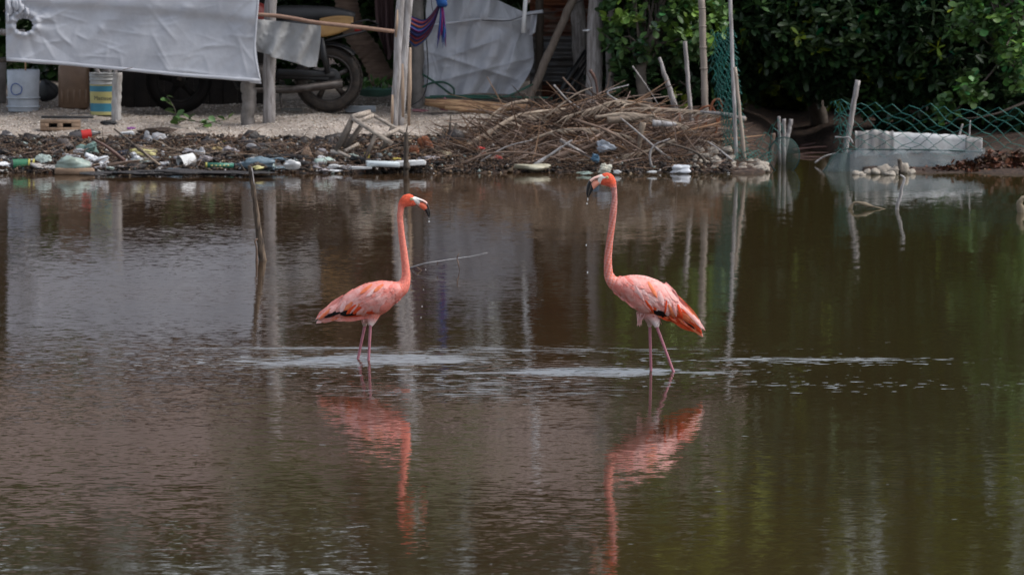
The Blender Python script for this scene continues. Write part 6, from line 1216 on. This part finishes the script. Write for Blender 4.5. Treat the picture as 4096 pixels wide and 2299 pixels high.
for i in near:
    k = tuple(tint[i])
    if k not in dm: V, Fc, T = leaf_arrays(np.zeros((1,3)), np.array([[1.0,0,0]]), np.ones(1), np.array([k]), .8); dm[k] = npmesh('leaf', V, Fc, M_dry, T)
    o = bpy.data.objects.new('leaf', dm[k]); COL.objects.link(o); o.parent = lh; o.location = Vector(pos[i])-lh.location; o.rotation_euler = (R.uniform(0,6),R.uniform(-.8,.8),R.uniform(0,6)); o.scale = (sz[i],)*3
# ================================================================ STICKS IN THE POND
sd_ = WP(1052, 1042); post_ = thing('pond_stake', sd_, 'weathered leaning stake standing alone in the pond at left', 'stake'); dd = sd_.y
m_ = MB(); q = bez([P(1054,1075,dd), P(1050,1040,dd), P(1040,960,dd), P(1027,860,dd), P(1014,760,dd), P(1003,690,dd), P(997,662,dd)], 26); m_.tube(q, [lin(.036,.013,(i/26)**.6) for i in range(27)], 9, jit=.15); part('shaft', m_, mat('stake_wood', (.16,.115,.08), (.035,.026,.02), rough=.85, scale=7, stretch=(8,8,1.3), bump=.8, bscale=20, contrast=1.4), post_)
m_ = MB(); m_.tube(bez([P(1030,955,dd-.02), P(1020,965,dd-.03), P(1026,990,dd-.03), P(1027,1042,dd-.03), P(1027,1060,dd-.03)], 12), [.006,.008,.008,.007,.006,.006,.007,.008,.009,.011,.010,.008,.007], 7); part('side_twig', m_, M_brown, post_)
m_ = MB(); m_.tube(bez([P(1003,665,dd), P(1010,690,dd-.01), P(1017,745,dd-.01)], 6), [.003,.006,.006,.005,.004,.003,.002], 6, jit=.3); part('splinter', m_, M_pale, post_)
w1 = WP(1665,1082); bd = w1.y; bt = thing('floating_branch', w1, 'thin bare grey branch slanting out of the water behind the left flamingo neck', 'branch')
def Pb(x, y, dz=0): return P(x, y, bd+dz)
M_lg = mat('light_grey_twig', (.42,.41,.42), (.26,.25,.25), rough=.8, bump=.4)
m_ = MB(); m_.tube(bez([Pb(1586,1094,.5), Pb(1640,1072,.2), Pb(1700,1054), Pb(1760,1044), Pb(1828,1034), Pb(1897,1023), Pb(1950,1010)], 20), [lin(.0065,.0018,i/20) for i in range(21)], 6, jit=.1); part('stem', m_, M_lg, bt)
for a, b_, c_ in (((1664,1066),(1682,1080),(1700,1090)), ((1828,1034),(1834,1058),(1838,1084)), ((1828,1034),(1831,1022),(1837,1012)), ((1752,1044),(1749,1054),(1748,1062))): m_ = MB(); m_.tube([Pb(*a), Pb(*b_), Pb(*c_)], [.0045,.004,.002], 5); part('twig', m_, M_brown, bt)
w2 = WP(3590,838); m_ = MB(); m_.tube(bez([P(3588,850,w2.y), P(3590,820,w2.y), P(3602,785,w2.y), P(3607,752,w2.y), P(3618,715,w2.y), P(3600,700,w2.y)], 16), [lin(.017,.008,i/16) for i in range(17)], 8, jit=.15); solo('bent_stick', m_, M_pale, 'bleached bent stick standing in the pond below the foam slab', 'stick')
w3 = WP(3420,836); m_ = MB(); m_.tube(bez([P(3398,838,w3.y), P(3410,818,w3.y), P(3425,810,w3.y), P(3470,820,w3.y), P(3500,828,w3.y), P(3545,838,w3.y)], 16), [.016,.018,.013,.011,.010,.009,.009,.010,.014,.018,.014,.009,.007,.006,.005,.004,.003], 8, jit=.25); solo('floating_driftwood', m_, mat('mossy_wood', (.27,.22,.15), (.14,.11,.075), rough=.85, bump=.7), 'crooked driftwood piece arching just above the pond on the right', 'driftwood')
w4 = WP(4086,850); m_ = MB(); m_.tube(bez([P(4088,870,w4.y), P(4084,835,w4.y), P(4078,815,w4.y), P(4088,795,w4.y), P(4098,790,w4.y)], 10), [.02,.026,.03,.03,.028,.024,.022,.02,.018,.016,.012], 9, jit=.25); solo('mossy_stub', m_, MATS['mossy_wood'], 'mossy wooden stub poking up at the right edge of the pond', 'stub')
# submerged splash crown under the dripping bill
